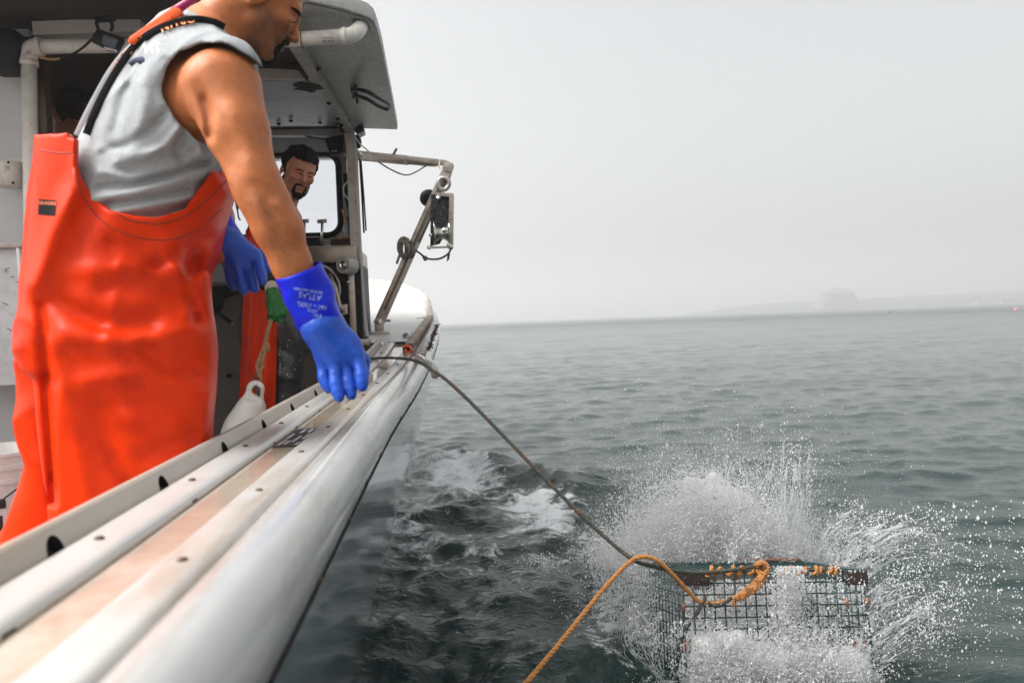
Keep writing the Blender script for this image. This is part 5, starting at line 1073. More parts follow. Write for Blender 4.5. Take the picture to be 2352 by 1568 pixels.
MB().box((nb3.x, nb3.y, (.55+DECK)/2-.0), (.8, .5, .55-DECK)).build('helm_step', SOLE, boat, bevel=.01)
# ------------------------------------------------------------------ davit and hauling block
DB = dp(868, 764); YD = DB.y
dv_ = thing('hauling_davit', DB, 'brown-stained steel davit leaning out from the side deck', 'davit')
D = lambda x, y, o=0.: at(x, y, YD+o)
MB().prism([D(845, 762, -.07), D(893, 760, -.07), D(897, 767, -.07), D(841, 768, -.07)], (0, .16, 0)).build('base_plate', STEEL, dv_, bevel=.003)
MB().prism([D(861, 762, -.03), D(880, 761, -.03), D(881, 738, -.03), D(876, 730, -.03), D(864, 731, -.03), D(860, 740, -.03)], (0, .06, 0)).build('foot', STEEL, dv_, bevel=.004)
MB().lathe(D(871, 740, -.032), (0, -1, 0), [(.016, 0), (.016, .01), (.008, .016), (0, .016)], 6).build('pivot_bolt', SHINY, dv_)
MB().tube([D(880, 737, 0), D(897, 736, 0)], .008, 6).build('pin', STEEL, dv_)
po_ = MB().bar(D(869, 745), D(1027, 392), .062, .055, up=(0, -1, 0)).build('pole', STEEL, dv_, bevel=.006)
MB().bar(D(883, 712, -.03), D(1012, 424, -.03), .014, .008, up=(0, -1, 0)).build('pole_rib', mat('dark rust line', (.13, .09, .06), .6, .4), po_)
MB().prism([D(1022, 372, -.035), D(1040, 374, -.035), D(1043, 380, -.035), D(1036, 398, -.035), D(1020, 393, -.035), D(1016, 384, -.035)], (0, .07, 0)).build('knuckle', STEEL, dv_, bevel=.006)
AY = 4.78
ar = MB(); ar.prism([at(806, 347, AY), at(818, 346, AY), at(938, 358, AY+.2), at(1022, 367, YD), at(1038, 374, YD), at(1034, 386, YD), at(1012, 379, YD), at(998, 383, YD-.02), at(936, 377, AY+.2), at(818, 366, AY), at(806, 366, AY)], (0, .012, 0))
ar.build('arm', STEEL, dv_, bevel=.003)
MB().prism([at(817, 345, AY-.014), at(938, 357, AY+.186), at(938, 379, AY+.186), at(817, 368, AY-.014)], (0, .012, 0)).build('arm_splice', STEEL, dv_, bevel=.003)
for x, y, o in ((827, 356, .016), (927, 369, .19)): MB().lathe(at(x, y, AY+o-.03), (0, -1, 0), [(.018, 0), (.018, .008), (.011, .012), (.010, .022), (0, .024)], 12).build('bolt', SHINY, dv_, smooth=True)
MB().tube([at(899, 366, AY+.12), at(902, 358, AY+.11), at(911, 341, AY+.10)], .008, 6).build('toggle', mat('dark rust line', (.13, .09, .06)), dv_)
MB().tube(catmull([at(868, 371, AY+.06), at(895, 388, AY+.1), at(930, 402, AY+.2), at(955, 395, AY+.3), at(978, 381, YD-.03)], 6), .0045, 6).build('lanyard', mat('grey lanyard', (.14, .13, .12), .8), dv_)
MB().tube(catmull([at(1011, 366, YD-.03), at(1009, 380, YD-.03), at(1010, 388, YD-.03)], 4), .005, 6).build('cable_tie', PVC, dv_)
# hanging block
YB = YD-.06; Bq = lambda x, y, o=0.: at(x, y, YB+o)
bl_ = thing('hauling_block', Bq(1012, 470), 'black and steel hauling block with a bright sheave hanging from the davit', 'pulley block')
MB().prism([Bq(990, 446), Bq(1033, 444), Bq(1033, 520), Bq(1010, 560), Bq(988, 566)], (0, .014, 0)).build('cheek_plate', mat('navy black plate', (.010, .013, .022), .5, var=.2, stain=(.4, .4, .4), stain_amt=.35, ss=60), bl_, bevel=.002)
MB().prism([Bq(1000, 443, -.03), Bq(1041, 443, -.03), Bq(1043, 449, -.03), Bq(1041, 570, -.03), Bq(1030, 570, -.03), Bq(1031, 452, -.03), Bq(1000, 451, -.03)], (0, .09, 0)).build('strap_frame', STEEL, bl_, bevel=.004)
shv = MB().lathe(Bq(1014, 536, -.01), (1, .05, .0), [(0, -.048), (.075, -.050), (.076, -.044), (.060, -.034), (.040, -.014), (.036, 0), (.040, .014), (.060, .034), (.076, .044), (.075, .050), (0, .048)], 36).build('sheave', SHINY, bl_, smooth=True)
MB().bar(Bq(986, 569, -.03), Bq(1033, 567, -.03), .014, .012).build('guard_bar', STEEL, bl_, bevel=.002)
for x, y in ((1007, 455), (989, 540), (985, 569), (1036, 566), (1030, 562)): MB().lathe(Bq(x, y, -.035), (0, -1, 0), [(.013, 0), (.013, .008), (.006, .013), (0, .013)], 6).build('bolt', SHINY, bl_)
MB().tube(catmull([Bq(1016, 408), Bq(1028, 412), Bq(1031, 424), Bq(1024, 434), Bq(1013, 434), Bq(1007, 424), Bq(1010, 412), Bq(1016, 408)], 5), .014, 8).build('shackle_ring', mat('galvanised', (.45, .42, .38), .45, .8, var=.2, vs_=40), bl_, smooth=True)
MB().tube([Bq(1019, 434), Bq(1016, 446)], .010, 8).build('eye_bolt', SHINY, bl_, smooth=True)
lk = MB(); lk.tube(catmull([D(1030, 392), D(1024, 404), D(1020, 416), D(1026, 420), D(1032, 404), D(1035, 394)], 5), .011, 8); lk.build('link', STEEL, bl_, smooth=True)
fb_ = thing('ball_fender', Bq(980, 455, .1), 'small round black ball float tied behind the davit pole', 'float'); MB().lathe(Bq(984, 455, .12), (.3, -1, .1), [(0, -.055), (.03, -.05), (.05, -.025), (.055, 0), (.05, .025), (.036, .042), (.016, .05), (0, .05)], 22).build('ball', BPL, fb_, smooth=True); MB().tube([Bq(994, 452, .1), Bq(1000, 448, .06)], .008, 6).build('stud', SHINY, fb_)
ROPEG = mat('grey weathered rope', (.26, .235, .20), .9, var=.25, vs_=70, stain=(.09, .075, .06), stain_amt=.6, ss=40); ROPEB = mat('dark tarred rope', (.085, .070, .055), .9, var=.3, vs_=70)
ln_ = thing('davit_line', D(945, 575), 'thin weathered line wound and tied on the davit pole', 'rope')
rope_mb([D(1020, 415, -.05), D(1005, 445, -.05), D(985, 490, -.055), D(960, 545, -.055), D(950, 565, -.05)], .006).build('fall', ROPEG, ln_, smooth=True)
rope_mb([D(1026, 410, -.055), D(1010, 448, -.06), D(990, 500, -.06), D(962, 556, -.06)], .005).build('fall', ROPEB, ln_, smooth=True)
rr_ = random.Random(3)
for k in range(6):
    ax = .55+.25*rr_.random(); c0_ = Vector((926+rr_.uniform(-5, 5), 571+rr_.uniform(-5, 5))); cp_ = []
    for j in range(11):
        a = j/10*2*math.pi+k; cp_.append(D(c0_.x+(10+3*math.sin(k*2))*math.cos(a)*(.8+.3*math.sin(k)), c0_.y+(20+3*math.cos(k))*math.sin(a), -.05+.05*math.cos(a+k)-.012*k))
    rope_mb(cp_, .0075).build('coil', ROPEG, ln_, smooth=True)
for k in range(4): rope_mb([D(936+k*3, 553, -.05-.01*k), D(943+k*3, 572+k*3, -.075), D(938+k*3, 592, -.05)], .0065).build('wrap', ROPEG, ln_, smooth=True)
MB().tube([D(938, 547, -.06), D(934, 556, -.06)], .009, 6).build('peg', STEEL, ln_); MB().tube([D(918, 585, -.06), D(911, 606, -.06)], .009, 6).build('peg', STEEL, ln_)
rope_mb([D(947, 572, -.06), D(962, 580, -.055), D(975, 590, -.05), D(988, 595, -.05), D(1010, 594, -.05), D(1028, 584, -.05), D(1036, 572, -.05)], .0065).build('tail', ROPEB, ln_, smooth=True)
rope_mb([D(977, 589, -.05), D(981, 594, -.06), D(976, 597, -.055), D(972, 590, -.05)], .007).build('knot', ROPEB, ln_, smooth=True)
MB().tube([D(1030, 582, -.05), D(1027, 600, -.05)], .004, 5).build('tail_end', ROPEB, ln_); MB().tube([D(1033, 578, -.05), D(1030, 597, -.05)], .004, 5).build('tail_end', ROPEB, ln_)
# ------------------------------------------------------------------ side deck pieces
og = thing('rubber_tipped_bar', dp(935, 803), 'weathered wooden bar with an orange rubber tip lying on the side deck', 'bar')
g0, g1 = dp(988, 730, .02), dp(938, 798, .02); MB().bar(g0, g1, .042, .04).build('bar', OAK, og, bevel=.004)
gd = (g1-g0).normalized(); MB().bar(g1-gd*.01, g1+gd*.05, .05, .046).build('black_cap', BLK, og, bevel=.008)
MB().tube(catmull([g1+gd*.052+Vector((-.02, 0, .012)), g1+gd*.062+Vector((0, 0, .02)), g1+gd*.062+Vector((.024, 0, .006)), g1+gd*.06+Vector((.016, 0, -.014)), g1+gd*.06+Vector((-.006, 0, -.012)), g1+gd*.06+Vector((-.004, 0, .002))], 5), .008, 8).build('orange_tip', mat('orange rubber', (.75, .10, .015), .5), og, smooth=True)
MB().bar(dp(957, 731, .02), dp(990, 728, .02), .012, .006).build('batten', GEL, og)
tr_ = MB(); tr_.tube([dp(1000, 741, .012), dp(985, 776, .012), dp(969, 812, .012)], .022, 8); tr_.build('half_round_trim', GEL, boat, smooth=True)
wd = MB(); w_r = random.Random(9)
for k in range(150):
    t_ = w_r.random(); p = dp(lerp(1004, 983, t_)+w_r.uniform(-3, 3), lerp(750, 806, t_)+w_r.uniform(-2, 2), .012); q = p+Vector((w_r.uniform(-.02, .02), w_r.uniform(-.04, .04), w_r.uniform(0, .02))); wd.tube([p, (p+q)/2+Vector((w_r.uniform(-.01, .01), 0, .01)), q], .0022, 4)
wo_ = wd.build('dried_weed', mat('dried weed', (.07, .045, .03), .9, var=.4, vs_=60)); wo_['kind'] = 'stuff'
ck = thing('fairlead_chock', dp(980, 838), 'white moulded chock on the gunwale where the trap line runs out', 'chock')
ca, cb_ = dp(962, 822, .01), dp(1000, 856, -.02); MB().tube(catmull([dp(958, 818, .0), dp(972, 826, .012), dp(988, 838, .010), dp(997, 850, -.005), dp(1000, 862, -.03)], 5), [.018]*8+[.024]*6+[.02]*7, 10).build('pad', ROLLM, ck, smooth=True)
MB().lathe(dp(966, 815, .01), (0, 0, 1), [(.02, 0), (.02, .012), (.012, .018), (0, .018)], 14).build('stud', GEL, ck, smooth=True)
stx = [(712, 993), (776, 993), (806, 962), (746, 960)]
stk = MB().add([at(x, y, 1.0) for x, y in stx], [(0, 1, 2, 3)]); 
def gun(px, py, lift=.0):
    lo, hi = .6, 4.5
    for _ in range(40):
        mid = (lo+hi)/2; p = at(px, py, mid)
        if p.z > zg(mid)-.004+lift: lo = mid
        else: hi = mid
    return at(px, py, (lo+hi)/2)
stg = thing('gunwale_sticker', gun(758, 977), 'dark worn registration sticker stuck on the gunwale channel', 'sticker')
gq = lambda y, u, l=0.: Vector((xo(y)+(u-.38)*GS, y, zg(y)-.004+.0014+l))
MB().prism([gq(1.80, .118), gq(1.80, .193), gq(2.08, .193), gq(2.08, .118)], (0, 0, .0008)).build('backing', mat('sticker black', (.03, .03, .04), .3, var=.4, vs_=50), stg)
for (y0_, y1_, u_) in ((1.82, 1.90, .130), (1.83, 1.88, .145), (1.86, 1.95, .160), (1.92, 1.99, .130), (1.82, 1.85, .178), (1.90, 1.98, .180), (2.00, 2.06, .150), (2.01, 2.06, .172)):
    MB().bar(gq(y0_, u_, .0012), gq(y1_, u_+.004, .0012), .006, .0008).build('sticker_mark', mat('sticker white', (.55, .55, .58), .4), stg)
sx_ = MB()
for (a, b, c, d) in ((927, 768, 931, 772), (931, 765, 935, 768), (937, 771, 944, 771), (944, 766, 952, 767), (926, 774, 952, 774)): sx_.bar(dp(a, b, .005), dp(c, d, .005), .02, .001)
tag(sx_.build('deck_stencil', PRT), 'worn black stencil marks on the side deck beside the davit', 'stencil')
# ------------------------------------------------------------------ float the second man holds
YQ = 3.45; Q = lambda x, y, o=0.: at(x, y, YQ+o)
ax_ = nrm(Q(556, 1000)-Q(585, 890)); 
fb2 = thing('net_float', Q(555, 1010), 'white plastic float with a moulded eye hanging from a brown rope', 'float')
def flo(P):
    d = ell(P, Q(560, 1000), (.094, .094, .145), np.array(frame(CF.cross(ax_), ax_*-1)).T[:, [0, 1, 2]]); d = smin(d, rc(P, Q(580, 925), Q(586, 900), .045, .030), .06)
    e = ell(P, Q(587, 897, -.01), (.032, .2, .036)); d = smin(d, rc(P, Q(583, 910), Q(587, 892), .030, .036), .02); return smax(d, -rc(P, Q(589, 897, -.2), Q(589, 897, .2), .0165, .0165), .008)
def flo2(P):
    d = smax(smax(flo(P), np.where(P@V3(-ax_) > float(np.dot(V3(Q(581, 918)), V3(-ax_))), np.abs((P-V3(Q(585, 900)))@V3(CF))-.024, -1), .01), -10, .001); return d
solid('float_body', flo2, *box_of([Q(500, 870), Q(640, 1080)], .12), .0045, mat('white float plastic', (.74, .72, .67), .35, var=.05, stain=(.55, .5, .42), stain_amt=.4, ss=12), fb2, 2)
rope_mb([Q(586, 886, -.03), Q(590, 896, -.035), Q(594, 906, -.03), Q(590, 898, .02), Q(584, 884, .02), Q(588, 862, 0)], .008).build('black_lashing', ROPEB, fb2, smooth=True)
TWINE = mat('tan laid rope', (.36, .21, .105), .9, var=.25, vs_=60, stain=(.13, .07, .035), stain_amt=.5, ss=30)
r2_ = thing('float_rope', Q(600, 840), 'knotted tan rope running from the green glove to the white float', 'rope')
rope_mb([at(622, 730, GY-.02), Q(614, 760, .1), Q(606, 795, .05), Q(598, 822), Q(592, 845), Q(594, 862), Q(600, 850), Q(604, 825), Q(610, 800, .03), Q(612, 780, .06), Q(618, 755, .1), at(626, 732, GY-.02)], .0062).build('strand', TWINE, r2_, smooth=True)
rope_mb([Q(600, 815), Q(590, 835), Q(592, 850), Q(602, 846), Q(604, 832), Q(596, 822), Q(602, 806)], .0062).build('knot', TWINE, r2_, smooth=True)
rope_mb([Q(594, 850), Q(600, 868), Q(598, 885), Q(592, 896, -.02)], .0062).build('strand', TWINE, r2_, smooth=True)
rope_mb([Q(612, 786, .04), Q(617, 796, .03), Q(613, 806, .03), Q(607, 798, .03)], .0062).build('knot', TWINE, r2_, smooth=True)
# black crank wheel by the console
cw = thing('crank_reel', at(476, 720, 4.42), 'black round reel with a crank handle on the helm console', 'reel')
MB().lathe(at(474, 692, 4.46), (.25, -1, 0), [(0, -.05), (.085, -.05), (.092, -.03), (.088, .0), (.092, .02), (.08, .03), (.03, .035), (.018, .05), (0, .05)], 28).build('drum', BPL, cw, smooth=True)
MB().lathe(at(480, 691, 4.40), (.25, -1, 0), [(.012, 0), (.010, .012), (0, .014)], 10).build('spindle', SHINY, cw); MB().tube([at(492, 715, 4.42), at(512, 728, 4.40), at(530, 740, 4.39)], [.009, .013, .011], 8).build('crank_handle', BPL, cw, smooth=True); MB().lathe(at(532, 741, 4.385), (1, -.2, -.5), [(.009, 0), (.009, .012), (0, .016)], 8).build('handle_tip', SHINY, cw)
MB().prism([at(486, 668, 4.5), at(500, 655, 4.5), at(535, 655, 4.5), at(545, 672, 4.5), at(505, 690, 4.5), at(490, 686, 4.5)], (0, .05, 0)).build('bracket', BPL, cw, bevel=.008)
# ------------------------------------------------------------------ lobster trap
NL, NR, FL = at(1566, 1313, 2.60), at(1985, 1309, 2.62), at(1458, 1272, 3.72)
ex = (NR-NL); TW = ex.length; ex.normalize(); ey = FL-NL; ey -= ex*ey.dot(ex); TL = 1.14; ey.normalize(); ez = ex.cross(ey).normalized(); TH = .37; ez = -ez if ez.z < 0 else ez
tp = lambda u, v, w_: NL+ex*u+ey*v-ez*w_
WIRE = mat('green coated wire', (.012, .045, .042), .4, var=.3, vs_=30)
trap = thing('lobster_trap', tp(TW/2, TL/2, TH), 'green wire lobster trap plunging into the sea in a burst of spray', 'trap')
gs = .0365
def panel(o, a, la, b, lb, name, r=.0016, off=Vector((0, 0, 0))):
    mb = MB(); na, nb_ = max(1, round(la/gs)), max(1, round(lb/gs))
    for i in range(na+1): mb.tube([o+a*(la*i/na)+off, o+a*(la*i/na)+b*lb+off], r, 5)
    for j in range(nb_+1): mb.tube([o+b*(lb*j/nb_)-off*.6, o+b*(lb*j/nb_)+a*la-off*.6], r, 5)
    return mb.build(name, WIRE, trap, smooth=True)
panel(tp(0, 0, 0), ex, TW, -ez, TH, 'end_panel', .0027, ey*-.003); panel(tp(0, TL, 0), ex, TW, -ez, TH, 'end_panel')
panel(tp(0, 0, 0), ey, TL, -ez, TH, 'side_panel', .0021, ex*-.003); panel(tp(TW, 0, 0), ey, TL, -ez, TH, 'side_panel', .0017, ex*.003)
panel(tp(0, 0, 0), ex, TW, ey, TL, 'top_panel', .0020, ez*.003); panel(tp(0, 0, TH), ex, TW, ey, TL, 'bottom_panel', .0012)
for (u, v) in ((0, 0), (TW, 0), (0, TL), (TW, TL)): MB().tube([tp(u, v, 0), tp(u, v, TH)], .0042, 6).build('corner_rod', WIRE, trap, smooth=True)
for v in (0, TL): MB().tube([tp(0, v, 0), tp(TW, v, 0)], .004, 6).build('edge_rod', WIRE, trap, smooth=True)
for u in (0, TW): MB().tube([tp(u, 0, 0), tp(u, TL, 0)], .004, 6).build('edge_rod', WIRE, trap, smooth=True)
BUMP = mat('dark brown bumper', (.030, .018, .015), .6, var=.4, vs_=40)
MB().box(tp(.042, .012, .024), (.105, .035, .044), Matrix((ex, ey, ez)).transposed()).build('bumper', BUMP, trap, bevel=.005); MB().box(tp(TW-.030, .012, .024), (.078, .04, .05), Matrix((ex, ey, ez)).transposed()).build('bumper', BUMP, trap, bevel=.005)
HOG = mat('copper clip', (.34, .15, .10), .5, .5, var=.4, vs_=40)
for (u, w0) in ((0.0, .10), (TW-.0, .09), (TW-.075, .09), (0, .22)): MB().tube([tp(u, -.003, w0), tp(u, -.003, w0+.026)], .0062, 8).build('clip', HOG, trap, smooth=True)
ORR = mat('orange poly rope', (.46, .20, .055), .75, var=.18, vs_=60, stain=(.30, .11, .03), stain_amt=.5, ss=30); GRR = mat('olive grey rope', (.045, .056, .044), .8, var=.4, vs_=55, stain=(.20, .06, .02), stain_amt=.7, ss=38)
RUSTR = mat('rust brown rope', (.25, .085, .025), .85, var=.3, vs_=40)
def coilr(u0, u1, n, r=.013, rad=.0065, m=ORR):
    pts = []
    for i in range(n*10+1):
        t_ = i/(n*10); a = t_*n*2*math.pi; jit = 1+.25*math.sin(a*.37+u0*9); pts.append(tp(lerp(u0, u1, t_)+.006*math.sin(a*.5), -.004+r*jit*math.cos(a), -.002+r*jit*math.sin(a)))
    rope_mb(pts, rad, raw=True).build('lashing', m, trap, smooth=True)
coilr(.07, .30, 6); coilr(.34, .56, 8, .011, .0055)
for k in range(7):
    cx_ = .075+.02*math.sin(k); pts = [tp(cx_+.055*math.cos(a)+.01*math.sin(3*a+k), .03+.02*math.sin(a+k), TH-.10+.02*math.sin(a*1.0+k*.9)-.006*k) for a in np.linspace(0, 6.4, 14)]; rope_mb(pts, .0055).build('inner_lashing', RUSTR, trap, smooth=True)
for k in range(5):
    pts = [tp(TW-.06+.05*math.cos(a), .03+.02*math.sin(a+k), TH-.09+.02*math.sin(a+k*.9)-.006*k) for a in np.linspace(0, 6.4, 14)]; rope_mb(pts, .0055).build('inner_lashing', RUSTR, trap, smooth=True)
MB().tube([tp(TW*.62, .48, -.012), tp(TW*.98, .44, -.010)], .007, 8).build('door_bar', HOG, trap, smooth=True)
nt_ = MB()
for i in range(9):
    a = i/9*2*math.pi; nt_.tube([tp(TW/2+.22*math.cos(a), .5, TH/2+.15*math.sin(a)), tp(TW/2+.07*math.cos(a), .32, TH/2+.06*math.sin(a))], .0016, 4)
for q_ in (.25, .5, .75, 1): nt_.tube([tp(TW/2+lerp(.22, .07, q_)*math.cos(a), lerp(.5, .32, q_), TH/2+lerp(.15, .06, q_)*math.sin(a)) for a in np.linspace(0, 6.283, 19)], .0016, 4)
nt_.build('entrance_net', RUSTR, trap)
# ------------------------------------------------------------------ lines
g_in = gun(800, 852, .03)
mline = thing('trap_line', gun(900, 822, .02), 'olive grey line running from the gunwale down to the trap', 'rope')
gpts = [(812, 838, 3.15, .03)]
KN = at(1457, 1286, 2.56)
deckp = [dp(838, 826, .004), dp(872, 822, .007), dp(910, 822, .016), dp(945, 826, .030), dp(972, 836, .040), dp(992, 850, .034)]
y_e = deckp[-1].y
air = [at(x, y, lerp(y_e, 2.56, t_)) for x, y, t_ in ((1020, 868, .10), (1065, 908, .20), (1120, 963, .32), (1190, 1035, .47), (1260, 1107, .62), (1330, 1177, .76), (1400, 1242, .89))]
rope_mb(deckp+air+[KN, at(1500, 1300, 2.55), at(1560, 1312, 2.555), at(1620, 1315, 2.565), at(1680, 1309, 2.575), at(1735, 1300, 2.58), at(1752, 1296, 2.58)], .0072).build('line', GRR, mline, smooth=True)
rope_mb([at(1622, 1368, 2.57), at(1612, 1388, 2.555), at(1598, 1412, 2.55), at(1578, 1440, 2.55), at(1564, 1475, 2.55), at(1556, 1520, 2.55), at(1554, 1560, 2.56)], .0068).build('tail', GRR, mline, smooth=True)
rope_mb([at(1625, 1384, 2.56), at(1645, 1391, 2.55), at(1665, 1384, 2.55), at(1680, 1372, 2.56)], .0065).build('splice', GRR, mline, smooth=True)
oline = thing('bridle_rope', KN, 'orange bridle rope looped on the trap and trailing to the bottom of the photo', 'rope')
rope_mb([at(1150, 1640, 2.0), at(1205, 1572, 2.08), at(1262, 1505, 2.18), at(1325, 1428, 2.3), at(1392, 1346, 2.42), at(1445, 1292, 2.53), at(1475, 1278, 2.54), at(1508, 1286, 2.54), at(1548, 1322, 2.545), at(1585, 1362, 2.555), at(1612, 1383, 2.56), at(1655, 1383, 2.565), at(1700, 1364, 2.57), at(1735, 1335, 2.58), at(1750, 1312, 2.575)], .0078).build('rope', ORR, oline, smooth=True)
rope_mb([at(1735, 1300, 2.57), at(1748, 1291, 2.56), at(1762, 1300, 2.56), at(1760, 1314, 2.56), at(1744, 1314, 2.57), at(1738, 1302, 2.59), at(1752, 1296, 2.60), at(1764, 1306, 2.58), at(1754, 1330, 2.57)], .0095).build('knot', ORR, oline, smooth=True)
rope_mb([at(1750, 1318, 2.565), at(1745, 1340, 2.56), at(1715, 1362, 2.56), at(1690, 1374, 2.56)], .0125, strands=4).build('splice', ORR, oline, smooth=True)
fz = MB(); f_r = random.Random(2)
for k in range(60):
    t_ = f_r.random(); p = at(lerp(1750, 1680, t_)+f_r.uniform(-6, 6), lerp(1325, 1380, t_)+f_r.uniform(-6, 6), 2.55); fz.tube([p, p+Vector((f_r.uniform(-.012, .012), f_r.uniform(-.01, 0), f_r.uniform(-.022, .006)))], .0014, 4)
fz.build('frayed_strand', ORR, oline)
# ------------------------------------------------------------------ splash
sm = bpy.data.materials.new('white spray'); sm.use_nodes = True; t = sm.node_tree; N = t.nodes; L = t.links; N.clear()
_d = N.new('ShaderNodeBsdfDiffuse'); _d.inputs[0].default_value = (.97, .975, .98, 1); _t = N.new('ShaderNodeBsdfTranslucent'); _t.inputs[0].default_value = (.97, .98, .985, 1)
_g = N.new('ShaderNodeBsdfGlossy'); _g.inputs['Roughness'].default_value = .12; _m = N.new('ShaderNodeMixShader'); _m.inputs[0].default_value = .55; _m2 = N.new('ShaderNodeMixShader'); _f = N.new('ShaderNodeFresnel'); _f.inputs[0].default_value = 1.33
_o = N.new('ShaderNodeOutputMaterial'); L.new(_d.outputs[0], _m.inputs[1]); L.new(_t.outputs[0], _m.inputs[2]); L.new(_f.outputs[0], _m2.inputs[0]); L.new(_m.outputs[0], _m2.inputs[1]); L.new(_g.outputs[0], _m2.inputs[2]); L.new(_m2.outputs[0], _o.inputs[0])
SR = np.random.default_rng(23); DP, DRAD, DDIR = [], [], []
def drops(x, y, Y, r, stretch=None):
    P = at_np(x, y, Y); DP.append(P); DRAD.append(np.broadcast_to(r, (len(P),)).astype(float)); DDIR.append(np.zeros((len(P), 3)) if stretch is None else stretch)
def logr(n, med, s, lo=.0005, hi=.006): return np.clip(med*np.exp(SR.normal(0, s, n)), lo, hi)
def clump(n, cx, sx, y0, hgt, Ym, Ys, med, pw=1.6, s=.5, jets=60):
    """upward burst: droplets grouped in jets that thin out as they rise"""
    jx = SR.normal(cx, sx, jets); jh = hgt*SR.uniform(.45, 1.1, jets)*np.exp(-((jx-cx)/(sx*2.0))**2); jl = SR.normal(0, .22, jets)+(jx-cx)/(sx*9); jy = SR.normal(Ym, Ys, jets)
    k = SR.integers(0, jets, n); u = SR.uniform(0, 1, n)**pw; w_ = 8+34*u
    x = jx[k]+jl[k]*u*jh[k]+SR.normal(0, 1, n)*w_; y = y0-u*jh[k]+SR.normal(0, 1, n)*9; drops(x, y, jy[k]+SR.normal(0, .05, n), logr(n, med, s)*(1-.35*u))
# main white burst behind the trap
clump(52000, 1630, 98, 1292, 230, 3.20, .09, .0021, 1.1, .5, jets=90)
clump(22000, 1640, 120, 1298, 300, 3.45, .16, .0014, 1.0, jets=90)
clump(9000, 1660, 130, 1290, 360, 3.4, .2, .0009, .8, jets=110)
clump(6500, 1470, 42, 1310, 150, 3.1, .1, .0015, 1.2)
clump(7000, 1720, 50, 1290, 190, 3.3, .08, .0020, .9, .5, jets=50); clump(6000, 1530, 60, 1295, 190, 3.3, .08, .0020, .9, .5, jets=50)
# sheet at its right edge
clump(9000, 1815, 22, 1300, 265, 3.25, .06, .0012, .85, jets=40)
# left flank of the trap
n = 13000; x = SR.normal(1480, 46, n); drops(x, 1300+SR.uniform(0, 1, n)**.8*190+(x-1480)*.5+SR.normal(0, 8, n), 2.95-(x-1480)*.0012+SR.normal(0, .06, n), logr(n, .0014, .5))
# boil in front of the near end
def boil(n, x0, x1, y0, y1, Y0, Y1, med):
    x = SR.uniform(x0, x1, n); hum = (np.sin(x*.021+1.3)+.6*np.sin(x*.053+.4)+.5*np.sin(x*.11))*16; u = SR.uniform(0, 1, n)**.7; y = lerp(y0, y1, u)+hum*(1-u)+SR.normal(0, 10, n); drops(x, y, lerp(Y1, Y0, u)+SR.normal(0, .035, n), logr(n, med, .55))
boil(7000, 1585, 2000, 1470, 1600, 2.36, 2.56, .0017); boil(5500, 1620, 1900, 1438, 1560, 2.42, 2.55, .0016); clump(5000, 1700, 70, 1570, 130, 2.46, .04, .0017, 1.0, jets=50); clump(5200, 1880, 60, 1560, 120, 2.46, .04, .0016, 1.0, jets=40)
x = SR.normal(1812, 22, 5200); drops(x, SR.uniform(1300, 1500, 5200), 2.53+SR.normal(0, .03, 5200), logr(5200, .0016, .5))
x = SR.normal(1690, 95, 700); drops(x, SR.uniform(1325, 1500, 700), 2.54+SR.normal(0, .04, 700), logr(700, .0011, .5))
# foam filling the trap behind the wires
n = 26000; x = SR.uniform(1575, 1985, n); y = 1330+SR.uniform(0, 1, n)**.8*240; drops(x, y, SR.uniform(2.74, 3.1, n), logr(n, .0030, .45)*np.where(np.sin(x*.03)+np.sin(y*.04+x*.013) > -1.1, 1, .4))
# fine mist
clump(36000, 1630, 110, 1300, 280, 3.14, .12, .00095, 1.1, jets=140); clump(9000, 1700, 150, 1290, 360, 3.3, .25, .0006, .8, jets=140)
# flying drops all round
n = 5200; x = 1900+SR.exponential(170, n); drops(x, 1140+SR.beta(1.6, 1.4, n)*430+(x-1900)*.12, SR.uniform(2.3, 3.5, n), logr(n, .0013, .55, .0006, .0045))
n = 900; drops(SR.uniform(1900, 2352, n), SR.uniform(1150, 1500, n), SR.uniform(2.2, 3.2, n), logr(n, .0022, .5, .0006, .0055))
n = 2600; drops(SR.normal(1680, 150, n), 1090-SR.exponential(55, n), SR.uniform(3.0, 3.8, n), logr(n, .0011, .5))
n = 1500; drops(SR.normal(1400, 60, n), SR.normal(1350, 90, n), SR.uniform(2.7, 3.2, n), logr(n, .0010, .5))
n = 900; drops(SR.normal(2120, 70, n), SR.normal(1430, 60, n), SR.uniform(2.3, 2.7, n), logr(n, .0013, .5))
n = 260; drops(SR.uniform(640, 960, n), SR.uniform(780, 1000, n), SR.uniform(2.6, 3.6, n), logr(n, .0010, .4))
